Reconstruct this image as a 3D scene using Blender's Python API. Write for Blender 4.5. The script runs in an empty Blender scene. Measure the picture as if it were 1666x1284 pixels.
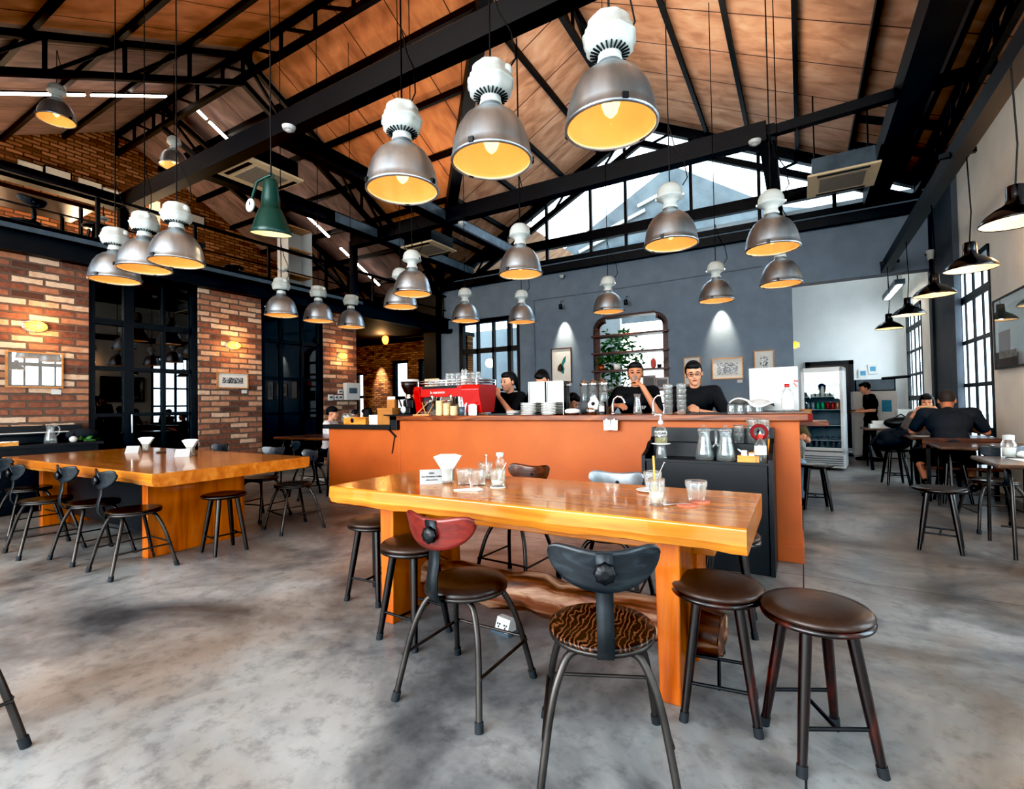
import bpy, math, random
from mathutils import Vector, Matrix, Euler
random.seed(7)
PI = math.pi
scene = bpy.context.scene
COL = scene.collection
R3 = math.radians

# ------------------------------------------------------------------ materials
def lin(h):
    h = h.lstrip('#')
    c = [int(h[i:i+2], 16)/255 for i in (0, 2, 4)]
    return tuple(x/12.92 if x <= .04045 else ((x+.055)/1.055)**2.4 for x in c) + (1,)
def newmat(name):
    m = bpy.data.materials.new(name); m.use_nodes = True
    nt = m.node_tree; nt.nodes.clear()
    out = nt.nodes.new('ShaderNodeOutputMaterial')
    return m, nt, out
def N(nt, t, **kw):
    n = nt.nodes.new(t)
    for k, v in kw.items():
        if k in n.inputs: n.inputs[k].default_value = v
        else: setattr(n, k, v)
    return n
def L(nt, a, b): nt.links.new(a, b)
def coords(nt, scale=(1, 1, 1), rot=(0, 0, 0)):
    tc = N(nt, 'ShaderNodeTexCoord'); mp = N(nt, 'ShaderNodeMapping')
    mp.inputs['Scale'].default_value = scale; mp.inputs['Rotation'].default_value = rot
    L(nt, tc.outputs['Object'], mp.inputs['Vector']); return mp.outputs['Vector']
def ramp(nt, fac, stops):
    r = N(nt, 'ShaderNodeValToRGB'); e = r.color_ramp.elements
    while len(e) < len(stops): e.new(.5)
    for i, (p, c) in enumerate(stops): e[i].position = p; e[i].color = c
    L(nt, fac, r.inputs['Fac']); return r.outputs['Color']
def sh(c, k): return tuple(min(1, x*k) for x in c[:3]) + (1,)
def pbr(name, hexc, rough=.5, metal=0., var=.12, scale=6., stretch=(1, 1, 1), bump=0., coat=0., emis=0., emc=None, detail=5., trans=0.):
    m, nt, out = newmat(name)
    c = lin(hexc); b = N(nt, 'ShaderNodeBsdfPrincipled')
    v = coords(nt, stretch)
    n = N(nt, 'ShaderNodeTexNoise'); n.inputs['Scale'].default_value = scale; n.inputs['Detail'].default_value = detail
    L(nt, v, n.inputs['Vector'])
    L(nt, ramp(nt, n.outputs['Fac'], [(.3, sh(c, 1-var)), (.7, sh(c, 1+var))]), b.inputs['Base Color'])
    b.inputs['Roughness'].default_value = rough; b.inputs['Metallic'].default_value = metal
    b.inputs['Coat Weight'].default_value = coat; b.inputs['Coat Roughness'].default_value = .12
    if trans: b.inputs['Transmission Weight'].default_value = trans
    if emis:
        b.inputs['Emission Color'].default_value = lin(emc or hexc); b.inputs['Emission Strength'].default_value = emis
    if bump:
        bp = N(nt, 'ShaderNodeBump'); bp.inputs['Strength'].default_value = bump; bp.inputs['Distance'].default_value = .01
        L(nt, n.outputs['Fac'], bp.inputs['Height']); L(nt, bp.outputs['Normal'], b.inputs['Normal'])
    L(nt, b.outputs['BSDF'], out.inputs['Surface']); return m
def wood(name, c0, c1, c2, scale=3., stretch=(.25, 3, 3), rough=.3, coat=0., dist=2., bump=.1):
    m, nt, out = newmat(name); b = N(nt, 'ShaderNodeBsdfPrincipled')
    v = coords(nt, stretch)
    n = N(nt, 'ShaderNodeTexNoise'); n.inputs['Scale'].default_value = scale; n.inputs['Detail'].default_value = 8; n.inputs['Distortion'].default_value = dist
    L(nt, v, n.inputs['Vector'])
    L(nt, ramp(nt, n.outputs['Fac'], [(.3, lin(c0)), (.5, lin(c1)), (.72, lin(c2))]), b.inputs['Base Color'])
    b.inputs['Roughness'].default_value = rough; b.inputs['Coat Weight'].default_value = coat; b.inputs['Coat Roughness'].default_value = .08
    if bump:
        bp = N(nt, 'ShaderNodeBump'); bp.inputs['Strength'].default_value = bump; bp.inputs['Distance'].default_value = .004
        L(nt, n.outputs['Fac'], bp.inputs['Height']); L(nt, bp.outputs['Normal'], b.inputs['Normal'])
    L(nt, b.outputs['BSDF'], out.inputs['Surface']); return m
def zebra(name):
    m, nt, out = newmat(name); b = N(nt, 'ShaderNodeBsdfPrincipled')
    w = N(nt, 'ShaderNodeTexWave'); w.inputs['Scale'].default_value = 17; w.inputs['Distortion'].default_value = 12; w.inputs['Detail'].default_value = 3; w.inputs['Detail Scale'].default_value = 1.3
    L(nt, coords(nt, (1, .55, 1), (0, 0, .5)), w.inputs['Vector'])
    L(nt, ramp(nt, w.outputs['Fac'], [(.3, lin('#120806')), (.62, lin('#27120b')), (.85, lin('#57351f')), (.97, lin('#80583a'))]), b.inputs['Base Color'])
    b.inputs['Roughness'].default_value = .38; L(nt, b.outputs[0], out.inputs['Surface']); return m
def brick(name, plane, cols, mortar, bw=.36, bh=.105, ms=.016, rough=.85, bumpk=.8):
    m, nt, out = newmat(name); b = N(nt, 'ShaderNodeBsdfPrincipled')
    tc = N(nt, 'ShaderNodeTexCoord'); sp = N(nt, 'ShaderNodeSeparateXYZ'); cb = N(nt, 'ShaderNodeCombineXYZ')
    L(nt, tc.outputs['Object'], sp.inputs[0])
    L(nt, sp.outputs['Y' if plane == 'YZ' else 'X'], cb.inputs['X']); L(nt, sp.outputs['Z'], cb.inputs['Y'])
    wn = N(nt, 'ShaderNodeTexNoise'); wn.inputs['Scale'].default_value = 9.; L(nt, cb.outputs[0], wn.inputs['Vector'])
    mx = N(nt, 'ShaderNodeMixRGB'); mx.blend_type = 'LINEAR_LIGHT'; mx.inputs['Fac'].default_value = .012
    L(nt, cb.outputs[0], mx.inputs['Color1']); L(nt, wn.outputs['Color'], mx.inputs['Color2'])
    t = N(nt, 'ShaderNodeTexBrick'); L(nt, mx.outputs[0], t.inputs['Vector'])
    t.inputs['Color1'].default_value = (0, 0, 0, 1); t.inputs['Color2'].default_value = (1, 1, 1, 1)
    t.inputs['Mortar'].default_value = (.5, .5, .5, 1)
    t.inputs['Scale'].default_value = 1; t.inputs['Mortar Size'].default_value = ms; t.inputs['Mortar Smooth'].default_value = .25
    t.inputs['Brick Width'].default_value = bw; t.inputs['Row Height'].default_value = bh; t.inputs['Bias'].default_value = 0
    t.offset = .5; t.squash = 1
    n2 = N(nt, 'ShaderNodeTexNoise'); n2.inputs['Scale'].default_value = 14; n2.inputs['Detail'].default_value = 6; L(nt, tc.outputs['Object'], n2.inputs['Vector'])
    ad = N(nt, 'ShaderNodeMixRGB'); ad.blend_type = 'MIX'; ad.inputs['Fac'].default_value = .35
    L(nt, t.outputs['Color'], ad.inputs['Color1']); L(nt, n2.outputs['Fac'], ad.inputs['Color2'])
    k = len(cols)
    bc = ramp(nt, ad.outputs[0], [(.2+.6*i/(k-1), lin(c)) for i, c in enumerate(cols)])
    m2 = N(nt, 'ShaderNodeMixRGB'); L(nt, t.outputs['Fac'], m2.inputs['Fac']); L(nt, bc, m2.inputs['Color1']); m2.inputs['Color2'].default_value = lin(mortar)
    L(nt, m2.outputs[0], b.inputs['Base Color']); b.inputs['Roughness'].default_value = rough
    inv = N(nt, 'ShaderNodeMath'); inv.operation = 'SUBTRACT'; inv.inputs[0].default_value = 1; L(nt, t.outputs['Fac'], inv.inputs[1])
    a2 = N(nt, 'ShaderNodeMath'); a2.operation = 'MULTIPLY_ADD'; L(nt, n2.outputs['Fac'], a2.inputs[0]); a2.inputs[1].default_value = .5; L(nt, inv.outputs[0], a2.inputs[2])
    bp = N(nt, 'ShaderNodeBump'); bp.inputs['Strength'].default_value = bumpk; bp.inputs['Distance'].default_value = .02
    L(nt, a2.outputs[0], bp.inputs['Height']); L(nt, bp.outputs['Normal'], b.inputs['Normal'])
    L(nt, b.outputs['BSDF'], out.inputs['Surface']); return m
def glass(name, tint='#ffffff', gloss=1., rough=.02, base=.05, k=.55, haze=0.):
    m, nt, out = newmat(name)
    tr = N(nt, 'ShaderNodeBsdfTransparent'); tr.inputs['Color'].default_value = lin(tint)
    gl = N(nt, 'ShaderNodeBsdfGlossy'); gl.inputs['Roughness'].default_value = rough; gl.inputs['Color'].default_value = (gloss, gloss, gloss, 1)
    lw = N(nt, 'ShaderNodeLayerWeight'); lw.inputs['Blend'].default_value = .35
    n = N(nt, 'ShaderNodeTexNoise'); n.inputs['Scale'].default_value = 3.; L(nt, coords(nt), n.inputs['Vector'])
    mm = N(nt, 'ShaderNodeMath'); mm.operation = 'MULTIPLY_ADD'; L(nt, lw.outputs['Fresnel'], mm.inputs[0]); mm.inputs[1].default_value = k; mm.inputs[2].default_value = base
    m3 = N(nt, 'ShaderNodeMath'); m3.operation = 'MULTIPLY_ADD'; m3.use_clamp = True; L(nt, n.outputs['Fac'], m3.inputs[0]); m3.inputs[1].default_value = .02; L(nt, mm.outputs[0], m3.inputs[2])
    mx = N(nt, 'ShaderNodeMixShader'); L(nt, m3.outputs[0], mx.inputs['Fac']); L(nt, tr.outputs[0], mx.inputs[1]); L(nt, gl.outputs[0], mx.inputs[2])
    last = mx.outputs[0]
    if haze:
        df = N(nt, 'ShaderNodeBsdfDiffuse'); df.inputs['Color'].default_value = (.95, .96, .95, 1)
        tl = N(nt, 'ShaderNodeBsdfTranslucent'); tl.inputs['Color'].default_value = (.95, .96, .95, 1)
        ad = N(nt, 'ShaderNodeMixShader'); L(nt, df.outputs[0], ad.inputs[1]); L(nt, tl.outputs[0], ad.inputs[2])
        m4 = N(nt, 'ShaderNodeMixShader'); m4.inputs['Fac'].default_value = haze; L(nt, last, m4.inputs[1]); L(nt, ad.outputs[0], m4.inputs[2]); last = m4.outputs[0]
    L(nt, last, out.inputs['Surface']); return m
def glow(name, hexc, s, hexc2=None):
    m, nt, out = newmat(name); e = N(nt, 'ShaderNodeEmission')
    n = N(nt, 'ShaderNodeTexNoise'); n.inputs['Scale'].default_value = 5.; L(nt, coords(nt), n.inputs['Vector'])
    c = lin(hexc); c2 = lin(hexc2) if hexc2 else sh(c, .85)
    L(nt, ramp(nt, n.outputs['Fac'], [(.35, c2), (.65, c)]), e.inputs['Color']); e.inputs['Strength'].default_value = s
    L(nt, e.outputs[0], out.inputs['Surface']); return m

# ------------------------------------------------------------------ mesh builder
class MB:
    def __init__(s): s.v = []; s.f = []; s.s = []
    def add(s, vs, fs, smooth=False, M=None):
        o = len(s.v)
        s.v += [tuple(M @ Vector(p)) if M is not None else tuple(p) for p in vs]
        s.f += [tuple(i+o for i in f) for f in fs]; s.s += [smooth]*len(fs); return s
    def bx(s, x0, y0, z0, x1, y1, z1, M=None):
        vs = [(x0, y0, z0), (x1, y0, z0), (x1, y1, z0), (x0, y1, z0), (x0, y0, z1), (x1, y0, z1), (x1, y1, z1), (x0, y1, z1)]
        return s.add(vs, [(3, 2, 1, 0), (4, 5, 6, 7), (0, 1, 5, 4), (1, 2, 6, 5), (2, 3, 7, 6), (3, 0, 4, 7)], False, M)
    def box(s, c, d, M=None):
        return s.bx(c[0]-d[0]/2, c[1]-d[1]/2, c[2]-d[2]/2, c[0]+d[0]/2, c[1]+d[1]/2, c[2]+d[2]/2, M)
    def bar(s, a, b, w, h, up=(0, 0, 1)):
        a = Vector(a); b = Vector(b); d = (b-a).normalized(); up = Vector(up)
        if abs(d.dot(up)) > .98: up = Vector((0, 1, 0))
        x = d.cross(up).normalized()*w/2; y = x.cross(d).normalized()*h/2
        vs = [a-x-y, a+x-y, a+x+y, a-x+y, b-x-y, b+x-y, b+x+y, b-x+y]
        return s.add(vs, [(0, 1, 2, 3), (7, 6, 5, 4), (0, 4, 5, 1), (1, 5, 6, 2), (2, 6, 7, 3), (3, 7, 4, 0)])
    def tube(s, pts, r, n=10, cap=True, rnd=False):
        P = [Vector(p) for p in pts]; k = len(P)
        rs = list(r) if isinstance(r, (list, tuple)) else [r]*k
        vs = []; fs = []; px = None
        for i in range(k):
            d = (P[min(i+1, k-1)]-P[max(i-1, 0)])
            d = d.normalized() if d.length > 1e-9 else Vector((0, 0, 1))
            if px is None: px = d.orthogonal().normalized()
            px = (px-d*px.dot(d)); px = px.normalized() if px.length > 1e-6 else d.orthogonal().normalized()
            py = d.cross(px)
            vs += [P[i]+(px*math.cos(2*PI*j/n)+py*math.sin(2*PI*j/n))*rs[i] for j in range(n)]
        for i in range(k-1):
            for j in range(n):
                a = i*n+j; b = i*n+(j+1) % n; fs.append((a, b, b+n, a+n))
        s.add(vs, fs, True)
        if cap: s.add(vs[:n], [tuple(range(n))[::-1]]); s.add(vs[-n:], [tuple(range(n))])
        return s
    def lathe(s, prof, n=24, M=None, cap=(True, True), smooth=True, wob=None):
        vs = []; fs = []
        for (r, z) in prof:
            for j in range(n):
                a = 2*PI*j/n; rr = r*(wob(a) if wob else 1); vs.append((rr*math.cos(a), rr*math.sin(a), z))
        for i in range(len(prof)-1):
            for j in range(n):
                a = i*n+j; b = i*n+(j+1) % n; fs.append((a, b, b+n, a+n))
        s.add(vs, fs, smooth, M)
        if cap[0]: s.add(vs[:n], [tuple(range(n))[::-1]], False, M)
        if cap[1]: s.add(vs[-n:], [tuple(range(n))], False, M)
        return s
    def ell(s, c, r, nu=14, nv=10, M=None):
        if not isinstance(r, (tuple, list)): r = (r, r, r)
        vs = [(0, 0, -1)]
        for i in range(1, nv):
            t = -PI/2+PI*i/nv
            vs += [(math.cos(t)*math.cos(2*PI*j/nu), math.cos(t)*math.sin(2*PI*j/nu), math.sin(t)) for j in range(nu)]
        vs.append((0, 0, 1)); fs = []
        for j in range(nu):
            fs.append((0, 1+(j+1) % nu, 1+j))
            for i in range(nv-2):
                a = 1+i*nu+j; b = 1+i*nu+(j+1) % nu; fs.append((a, b, b+nu, a+nu))
            fs.append((1+(nv-2)*nu+j, 1+(nv-2)*nu+(j+1) % nu, len(vs)-1))
        vs = [(c[0]+p[0]*r[0], c[1]+p[1]*r[1], c[2]+p[2]*r[2]) for p in vs]
        return s.add(vs, fs, True, M)
    def cap(s, a, b, ra, rb=None, n=12):
        rb = ra if rb is None else rb
        a = Vector(a); b = Vector(b); d = b-a
        d = d.normalized() if d.length > 1e-6 else Vector((0, 0, 1))
        pts = []; rs = []
        for t in (-.97, -.8, -.45): pts.append(a+d*ra*t); rs.append(ra*math.sqrt(1-t*t))
        pts += [a, b]; rs += [ra, rb]
        for t in (.45, .8, .97): pts.append(b+d*rb*t); rs.append(rb*math.sqrt(1-t*t))
        return s.tube(pts, rs, n)
    def prism(s, poly, h, M=None):
        n = len(poly); vs = [(x, y, 0) for x, y in poly]+[(x, y, h) for x, y in poly]
        fs = [tuple(range(n))[::-1], tuple(range(n, 2*n))]+[(i, (i+1) % n, (i+1) % n+n, i+n) for i in range(n)]
        return s.add(vs, fs, False, M)
    def poly(s, pts): return s.add(pts, [tuple(range(len(pts)))])
    def mesh(s, name):
        me = bpy.data.meshes.new(name); me.from_pydata(s.v, [], s.f)
        me.polygons.foreach_set('use_smooth', s.s); me.update(); return me
    def build(s, name, m, parent=None, bevel=0., loc=None, rz=0., seg=2):
        o = bpy.data.objects.new(name, s.mesh(name)); COL.objects.link(o)
        o.data.materials.append(m)
        if parent is not None: o.parent = parent
        if loc is not None: o.location = loc
        if rz: o.rotation_euler.z = rz
        if bevel:
            b = o.modifiers.new('bevel', 'BEVEL'); b.width = bevel; b.segments = seg; b.limit_method = 'ANGLE'; b.angle_limit = R3(40)
        return o
def tag(o, label=None, cat=None, group=None, kind=None):
    if label: o['label'] = label
    if cat: o['category'] = cat
    if group: o['group'] = group
    if kind: o['kind'] = kind
    return o
def thing(name, label, cat, loc=(0, 0, 0), rz=0., group=None):
    o = bpy.data.objects.new(name, None); COL.objects.link(o); o.empty_display_size = .05
    o.location = loc; o.rotation_euler = (0, 0, rz); return tag(o, label, cat, group)
def struct(name, mb, m, parent=None, bevel=0.):
    o = mb.build(name, m, parent, bevel)
    if parent is None: o['kind'] = 'structure'
    return o
def kids(o): return [c for c in bpy.data.objects if c.parent is o]
def dup(o, loc=None, rz=None, label=None, group=None, parent=None):
    c = o.copy(); COL.objects.link(c)
    if parent is not None: c.parent = parent; c.matrix_parent_inverse = o.matrix_parent_inverse.copy()
    if loc is not None: c.location = loc
    if rz is not None: c.rotation_euler.z = rz
    if label: c['label'] = label
    if group: c['group'] = group
    for ch in kids(o): dup(ch, parent=c)
    return c
def part_label(o, s): o['label'] = s; return o
def text(name, body, size, m, parent, loc, rot, extrude=.0006, align='CENTER'):
    cu = bpy.data.curves.new(name, 'FONT'); cu.body = body; cu.size = size; cu.extrude = extrude; cu.offset = size*.012; cu.align_x = align; cu.align_y = 'CENTER'
    t = bpy.data.objects.new(name, cu); COL.objects.link(t); bpy.context.view_layer.update()
    me = bpy.data.meshes.new_from_object(t.evaluated_get(bpy.context.evaluated_depsgraph_get()))
    bpy.data.objects.remove(t)
    o = bpy.data.objects.new(name, me); COL.objects.link(o); me.materials.clear(); me.materials.append(m)
    o.parent = parent; o.location = loc; o.rotation_euler = rot; return o
def point(name, loc, energy, color, radius=.06, parent=None, kind='POINT', rot=None, spot=None, blend=.6):
    l = bpy.data.lights.new(name, kind); l.energy = energy; l.color = color; l.shadow_soft_size = radius
    o = bpy.data.objects.new(name, l); COL.objects.link(o); o.location = loc
    if parent is not None: o.parent = parent
    if rot: o.rotation_euler = rot
    if spot: l.spot_size = R3(spot); l.spot_blend = blend
    return o
def roofz(x, y):
    a = 8.5-.52*abs(x+3.35)
    if x < -3.35: a = max(a, 8.5-.52*abs(y-5.65))
    return a
RX = lambda a: Matrix.Rotation(R3(a), 4, 'X')
RY = lambda a: Matrix.Rotation(R3(a), 4, 'Y')
RZ = lambda a: Matrix.Rotation(R3(a), 4, 'Z')
TR = lambda *p: Matrix.Translation(p)

# palette
M_steel = pbr('black_steel', '#0b0e12', .55, .0, .25, 3)
M_steel2 = pbr('grey_steel', '#5a6a76', .4, .3, .25, 4)
M_iron = pbr('dark_pipe', '#4b4744', .38, .75, .35, 5)
M_blackwood = wood('black_wood', '#0d0b0b', '#17120f', '#2a1710', 3, (3, 3, .6), .3, .3)
M_redwood = wood('worn_mahogany', '#0f0b0a', '#1d100c', '#5b1f10', 2.2, (3, 3, .8), .28, .4)
M_rubber = pbr('rubber', '#22272b', .7)
M_leather = pbr('brown_leather', '#3d2b22', .32, 0, .12, 40, bump=.08)
M_darkleather = pbr('dark_leather', '#2a1d19', .3, 0, .15, 40, bump=.08)
M_redply = wood('red_ply', '#581c16', '#6f251c', '#80301f', 4, (.6, 4, 4), .35, .3)
M_blackply = wood('black_ply', '#11161b', '#1b2228', '#333c42', 4, (1, 4, 4), .38, .3)
M_brownply = wood('brown_ply', '#2b140a', '#4c250f', '#70401d', 4, (.6, 4, 4), .3, .4)
M_greyply = pbr('grey_painted_ply', '#8f979d', .25, .6, .3, 8)
M_wenge = zebra('wenge_grain')
M_chrome = pbr('chrome', '#d8dcde', .12, 1., .05, 3)
M_alu = pbr('brushed_aluminium', '#b9c3cb', .4, 1., .3, 2.2, (2.5, 2.5, .4), detail=3)
M_white = pbr('white_enamel', '#bcc1bd', .4, 0, .05, 8)
M_paper = pbr('white_paper', '#cfcfcb', .8, 0, .03, 20)
M_plastic = pbr('white_plastic', '#c4c7c6', .45, 0, .03)
M_black = pbr('black_plastic', '#0e1013', .4, 0, .2)
M_glass = glass('clear_glass', '#fafdfd', 1., .03, .03, .42, .075)
M_pane = glass('window_pane', '#f4fbff', .9, .0, .02, .35)
M_darkpane = glass('dark_pane', '#7f8890', .9, .0, .09, .7)
M_water = glass('water', '#eef6f8', 1., .02, .03, .3, .05)
M_warm = glow('warm_diffuser', '#ffd08a', 1.15, '#ffb75c')
M_warmin = pbr('lamp_inside', '#e6d6c2', .5, 0, .06, 4, emis=.16, emc='#ffae5e')
M_bulb = glow('bulb', '#ffe2b4', 2.2)
M_led = glow('led_tube', '#fff1e6', 9.)
M_cord = pbr('cord', '#1a1413', .6)
M_orange = pbr('orange_plaster', '#b2622a', .5, 0, .1, 2.2, bump=.12)
M_oak = wood('counter_oak', '#4d2511', '#7d4420', '#a4622c', 3, (.5, 5, 5), .35, .2)
M_amber = wood('amber_slab', '#ae6a24', '#be7b2c', '#d09440', 2.6, (.4, 5, 5), .22, .45, .8, .04)
M_amberleg = wood('amber_post', '#8a4408', '#b2610f', '#c77a1c', 2.2, (3, 3, .3), .3, .4, 2, .04)
M_log = wood('bark_log', '#1c0d07', '#6f3c18', '#c0a48a', 5, (.35, 3, 3), .5, .05, .6, .8)
M_kraft = pbr('cardboard', '#a9783f', .75, 0, .08, 9)
M_bamboo = wood('bamboo', '#a86f2c', '#c68d42', '#d9a65c', 4, (.5, 5, 5), .4)
M_red = pbr('red_enamel', '#b31208', .3, 0, .06, coat=.5)
M_redcloth = pbr('red_cloth', '#7d0d12', .8, 0, .2, 12)
M_navy = pbr('black_slate', '#16191d', .45, 0, .2)
M_skin = pbr('skin', '#d3a184', .55, 0, .06, 8)
M_skin2 = pbr('tan_skin', '#bd8666', .55, 0, .06, 8)
M_lip = pbr('lips', '#8e3d35', .5)
M_hair = pbr('black_hair', '#080707', .65, 0, .3, 60, (1, 1, .2), bump=.3)
M_greyhair = pbr('cropped_grey_hair', '#3b3532', .7, 0, .3, 80)
M_shirt = pbr('black_polo', '#0f1115', .85, 0, .2, 14)
M_tee = pbr('charcoal_tee', '#1d2630', .85, 0, .15, 10)
M_whitetee = pbr('white_tee', '#d5d3d6', .85, 0, .05, 10)
M_greytee = pbr('grey_top', '#6d6664', .85, 0, .2, 18)
M_pants = pbr('dark_trousers', '#12141b', .85, 0, .2, 12)
M_leaf = pbr('leaf', '#3d6b2e', .45, 0, .45, 9)
M_fabric = pbr('bag_fabric', '#20262e', .8, 0, .3, 14, bump=.2)
M_ash = wood('pale_frame', '#a0703f', '#b98a58', '#caa070', 4, (1, 1, 3), .5)
M_brownframe = wood('brown_frame', '#3a1d0f', '#552c17', '#6b3d20', 4, (1, 1, 3), .4)
M_cup = pbr('white_china', '#f0efec', .2, 0, .03)
M_cream = pbr('cream_paper', '#d9bf97', .7, 0, .05)
M_milk = pbr('milky_drink', '#efe6d6', .4, 0, .03)
M_straw = pbr('bamboo_straw', '#d79f58', .5, 0, .1, 10)
M_pink = pbr('pink_coaster', '#c97d66', .7, 0, .25, 50)
M_card = pbr('matt_card', '#a9aaa9', .85, 0, .03, 20)
M_ink = pbr('print_ink', '#15171a', .7)
def art(name, c0, c1, scale, thr=.5, dist=2.):
    m, nt, out = newmat(name); b = N(nt, 'ShaderNodeBsdfPrincipled')
    n = N(nt, 'ShaderNodeTexNoise'); n.inputs['Scale'].default_value = scale; n.inputs['Detail'].default_value = 3; n.inputs['Distortion'].default_value = dist
    L(nt, coords(nt), n.inputs['Vector'])
    L(nt, ramp(nt, n.outputs['Fac'], [(thr-.03, lin(c0)), (thr+.03, lin(c1))]), b.inputs['Base Color']); b.inputs['Roughness'].default_value = .3
    L(nt, b.outputs[0], out.inputs['Surface']); return m
M_art1 = art('linocut', '#14181c', '#b9bcc0', 22)
M_art2 = art('ink_figure', '#20242a', '#c4c4c2', 12, .47)
M_art3 = art('bird_colours', '#1d6a66', '#6b4632', 14, .5)

# ================================================================== SETTING
def floor_mat():
    m, nt, out = newmat('polished_concrete'); b = N(nt, 'ShaderNodeBsdfPrincipled')
    v = coords(nt)
    big = N(nt, 'ShaderNodeTexNoise'); big.inputs['Scale'].default_value = .75; big.inputs['Detail'].default_value = 6; big.inputs['Roughness'].default_value = .62; big.inputs['Distortion'].default_value = .7; L(nt, v, big.inputs['Vector'])
    warm = N(nt, 'ShaderNodeTexNoise'); warm.inputs['Scale'].default_value = .55; warm.inputs['Detail'].default_value = 5; warm.inputs['Distortion'].default_value = 1.2
    mp = N(nt, 'ShaderNodeMapping'); mp.inputs['Location'].default_value = (4.2, 9.1, 0); L(nt, v, mp.inputs['Vector']); L(nt, mp.outputs[0], warm.inputs['Vector'])
    fine = N(nt, 'ShaderNodeTexNoise'); fine.inputs['Scale'].default_value = 11; fine.inputs['Detail'].default_value = 9; fine.inputs['Roughness'].default_value = .7; L(nt, v, fine.inputs['Vector'])
    c1 = ramp(nt, big.outputs['Fac'], [(.32, lin('#42474b')), (.45, lin('#7b7f81')), (.56, lin('#a0a3a3')), (.7, lin('#b6b8b7'))])
    c2 = ramp(nt, warm.outputs['Fac'], [(.45, (0, 0, 0, 1)), (.68, (1, 1, 1, 1))])
    k = N(nt, 'ShaderNodeMath'); k.operation = 'MULTIPLY'; k.inputs[1].default_value = .5; L(nt, c2, k.inputs[0])  # brown concrete patches, strengthened to stand in for warm reflected light
    m1 = N(nt, 'ShaderNodeMixRGB'); L(nt, k.outputs[0], m1.inputs['Fac']); L(nt, c1, m1.inputs['Color1']); m1.inputs['Color2'].default_value = lin('#8b6f50')
    c3 = ramp(nt, fine.outputs['Fac'], [(.3, (.5, .5, .5, 1)), (.5, (.95, .95, .95, 1)), (.7, (1.0, 1.0, 1.0, 1))])
    m2 = N(nt, 'ShaderNodeMixRGB'); m2.blend_type = 'MULTIPLY'; m2.inputs['Fac'].default_value = .8; L(nt, m1.outputs[0], m2.inputs['Color1']); L(nt, c3, m2.inputs['Color2'])
    # dark stains
    st = N(nt, 'ShaderNodeTexNoise'); st.inputs['Scale'].default_value = 1.6; st.inputs['Detail'].default_value = 4; st.inputs['Distortion'].default_value = 1.5
    mp2 = N(nt, 'ShaderNodeMapping'); mp2.inputs['Location'].default_value = (1.3, 2.2, 0); L(nt, v, mp2.inputs['Vector']); L(nt, mp2.outputs[0], st.inputs['Vector'])
    c4 = ramp(nt, st.outputs['Fac'], [(.3, (.66, .67, .69, 1)), (.43, (1, 1, 1, 1))])
    m3 = N(nt, 'ShaderNodeMixRGB'); m3.blend_type = 'MULTIPLY'; m3.inputs['Fac'].default_value = 1; L(nt, m2.outputs[0], m3.inputs['Color1']); L(nt, c4, m3.inputs['Color2'])
    # saw-cut joints
    sp = N(nt, 'ShaderNodeSeparateXYZ'); L(nt, v, sp.inputs[0])
    def joint(axis, at):
        s = N(nt, 'ShaderNodeMath'); s.operation = 'SUBTRACT'; L(nt, sp.outputs[axis], s.inputs[0]); s.inputs[1].default_value = at
        a = N(nt, 'ShaderNodeMath'); a.operation = 'ABSOLUTE'; L(nt, s.outputs[0], a.inputs[0])
        g = N(nt, 'ShaderNodeMath'); g.operation = 'GREATER_THAN'; L(nt, a.outputs[0], g.inputs[0]); g.inputs[1].default_value = .004; return g.outputs[0]
    prev = m3.outputs[0]
    for ax, at in (('X', -.02), ('Y', 4.25), ('X', 4.0)):
        mm = N(nt, 'ShaderNodeMixRGB'); mm.inputs['Color1'].default_value = lin('#35302b'); L(nt, joint(ax, at), mm.inputs['Fac']); L(nt, prev, mm.inputs['Color2']); prev = mm.outputs[0]
    L(nt, prev, b.inputs['Base Color'])
    r = N(nt, 'ShaderNodeMapRange'); r.inputs['To Min'].default_value = .2; r.inputs['To Max'].default_value = .5; L(nt, fine.outputs['Fac'], r.inputs['Value']); L(nt, r.outputs[0], b.inputs['Roughness'])
    bp = N(nt, 'ShaderNodeBump'); bp.inputs['Strength'].default_value = .12; bp.inputs['Distance'].default_value = .004; L(nt, fine.outputs['Fac'], bp.inputs['Height']); L(nt, bp.outputs[0], b.inputs['Normal'])
    L(nt, b.outputs[0], out.inputs['Surface']); return m
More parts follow.
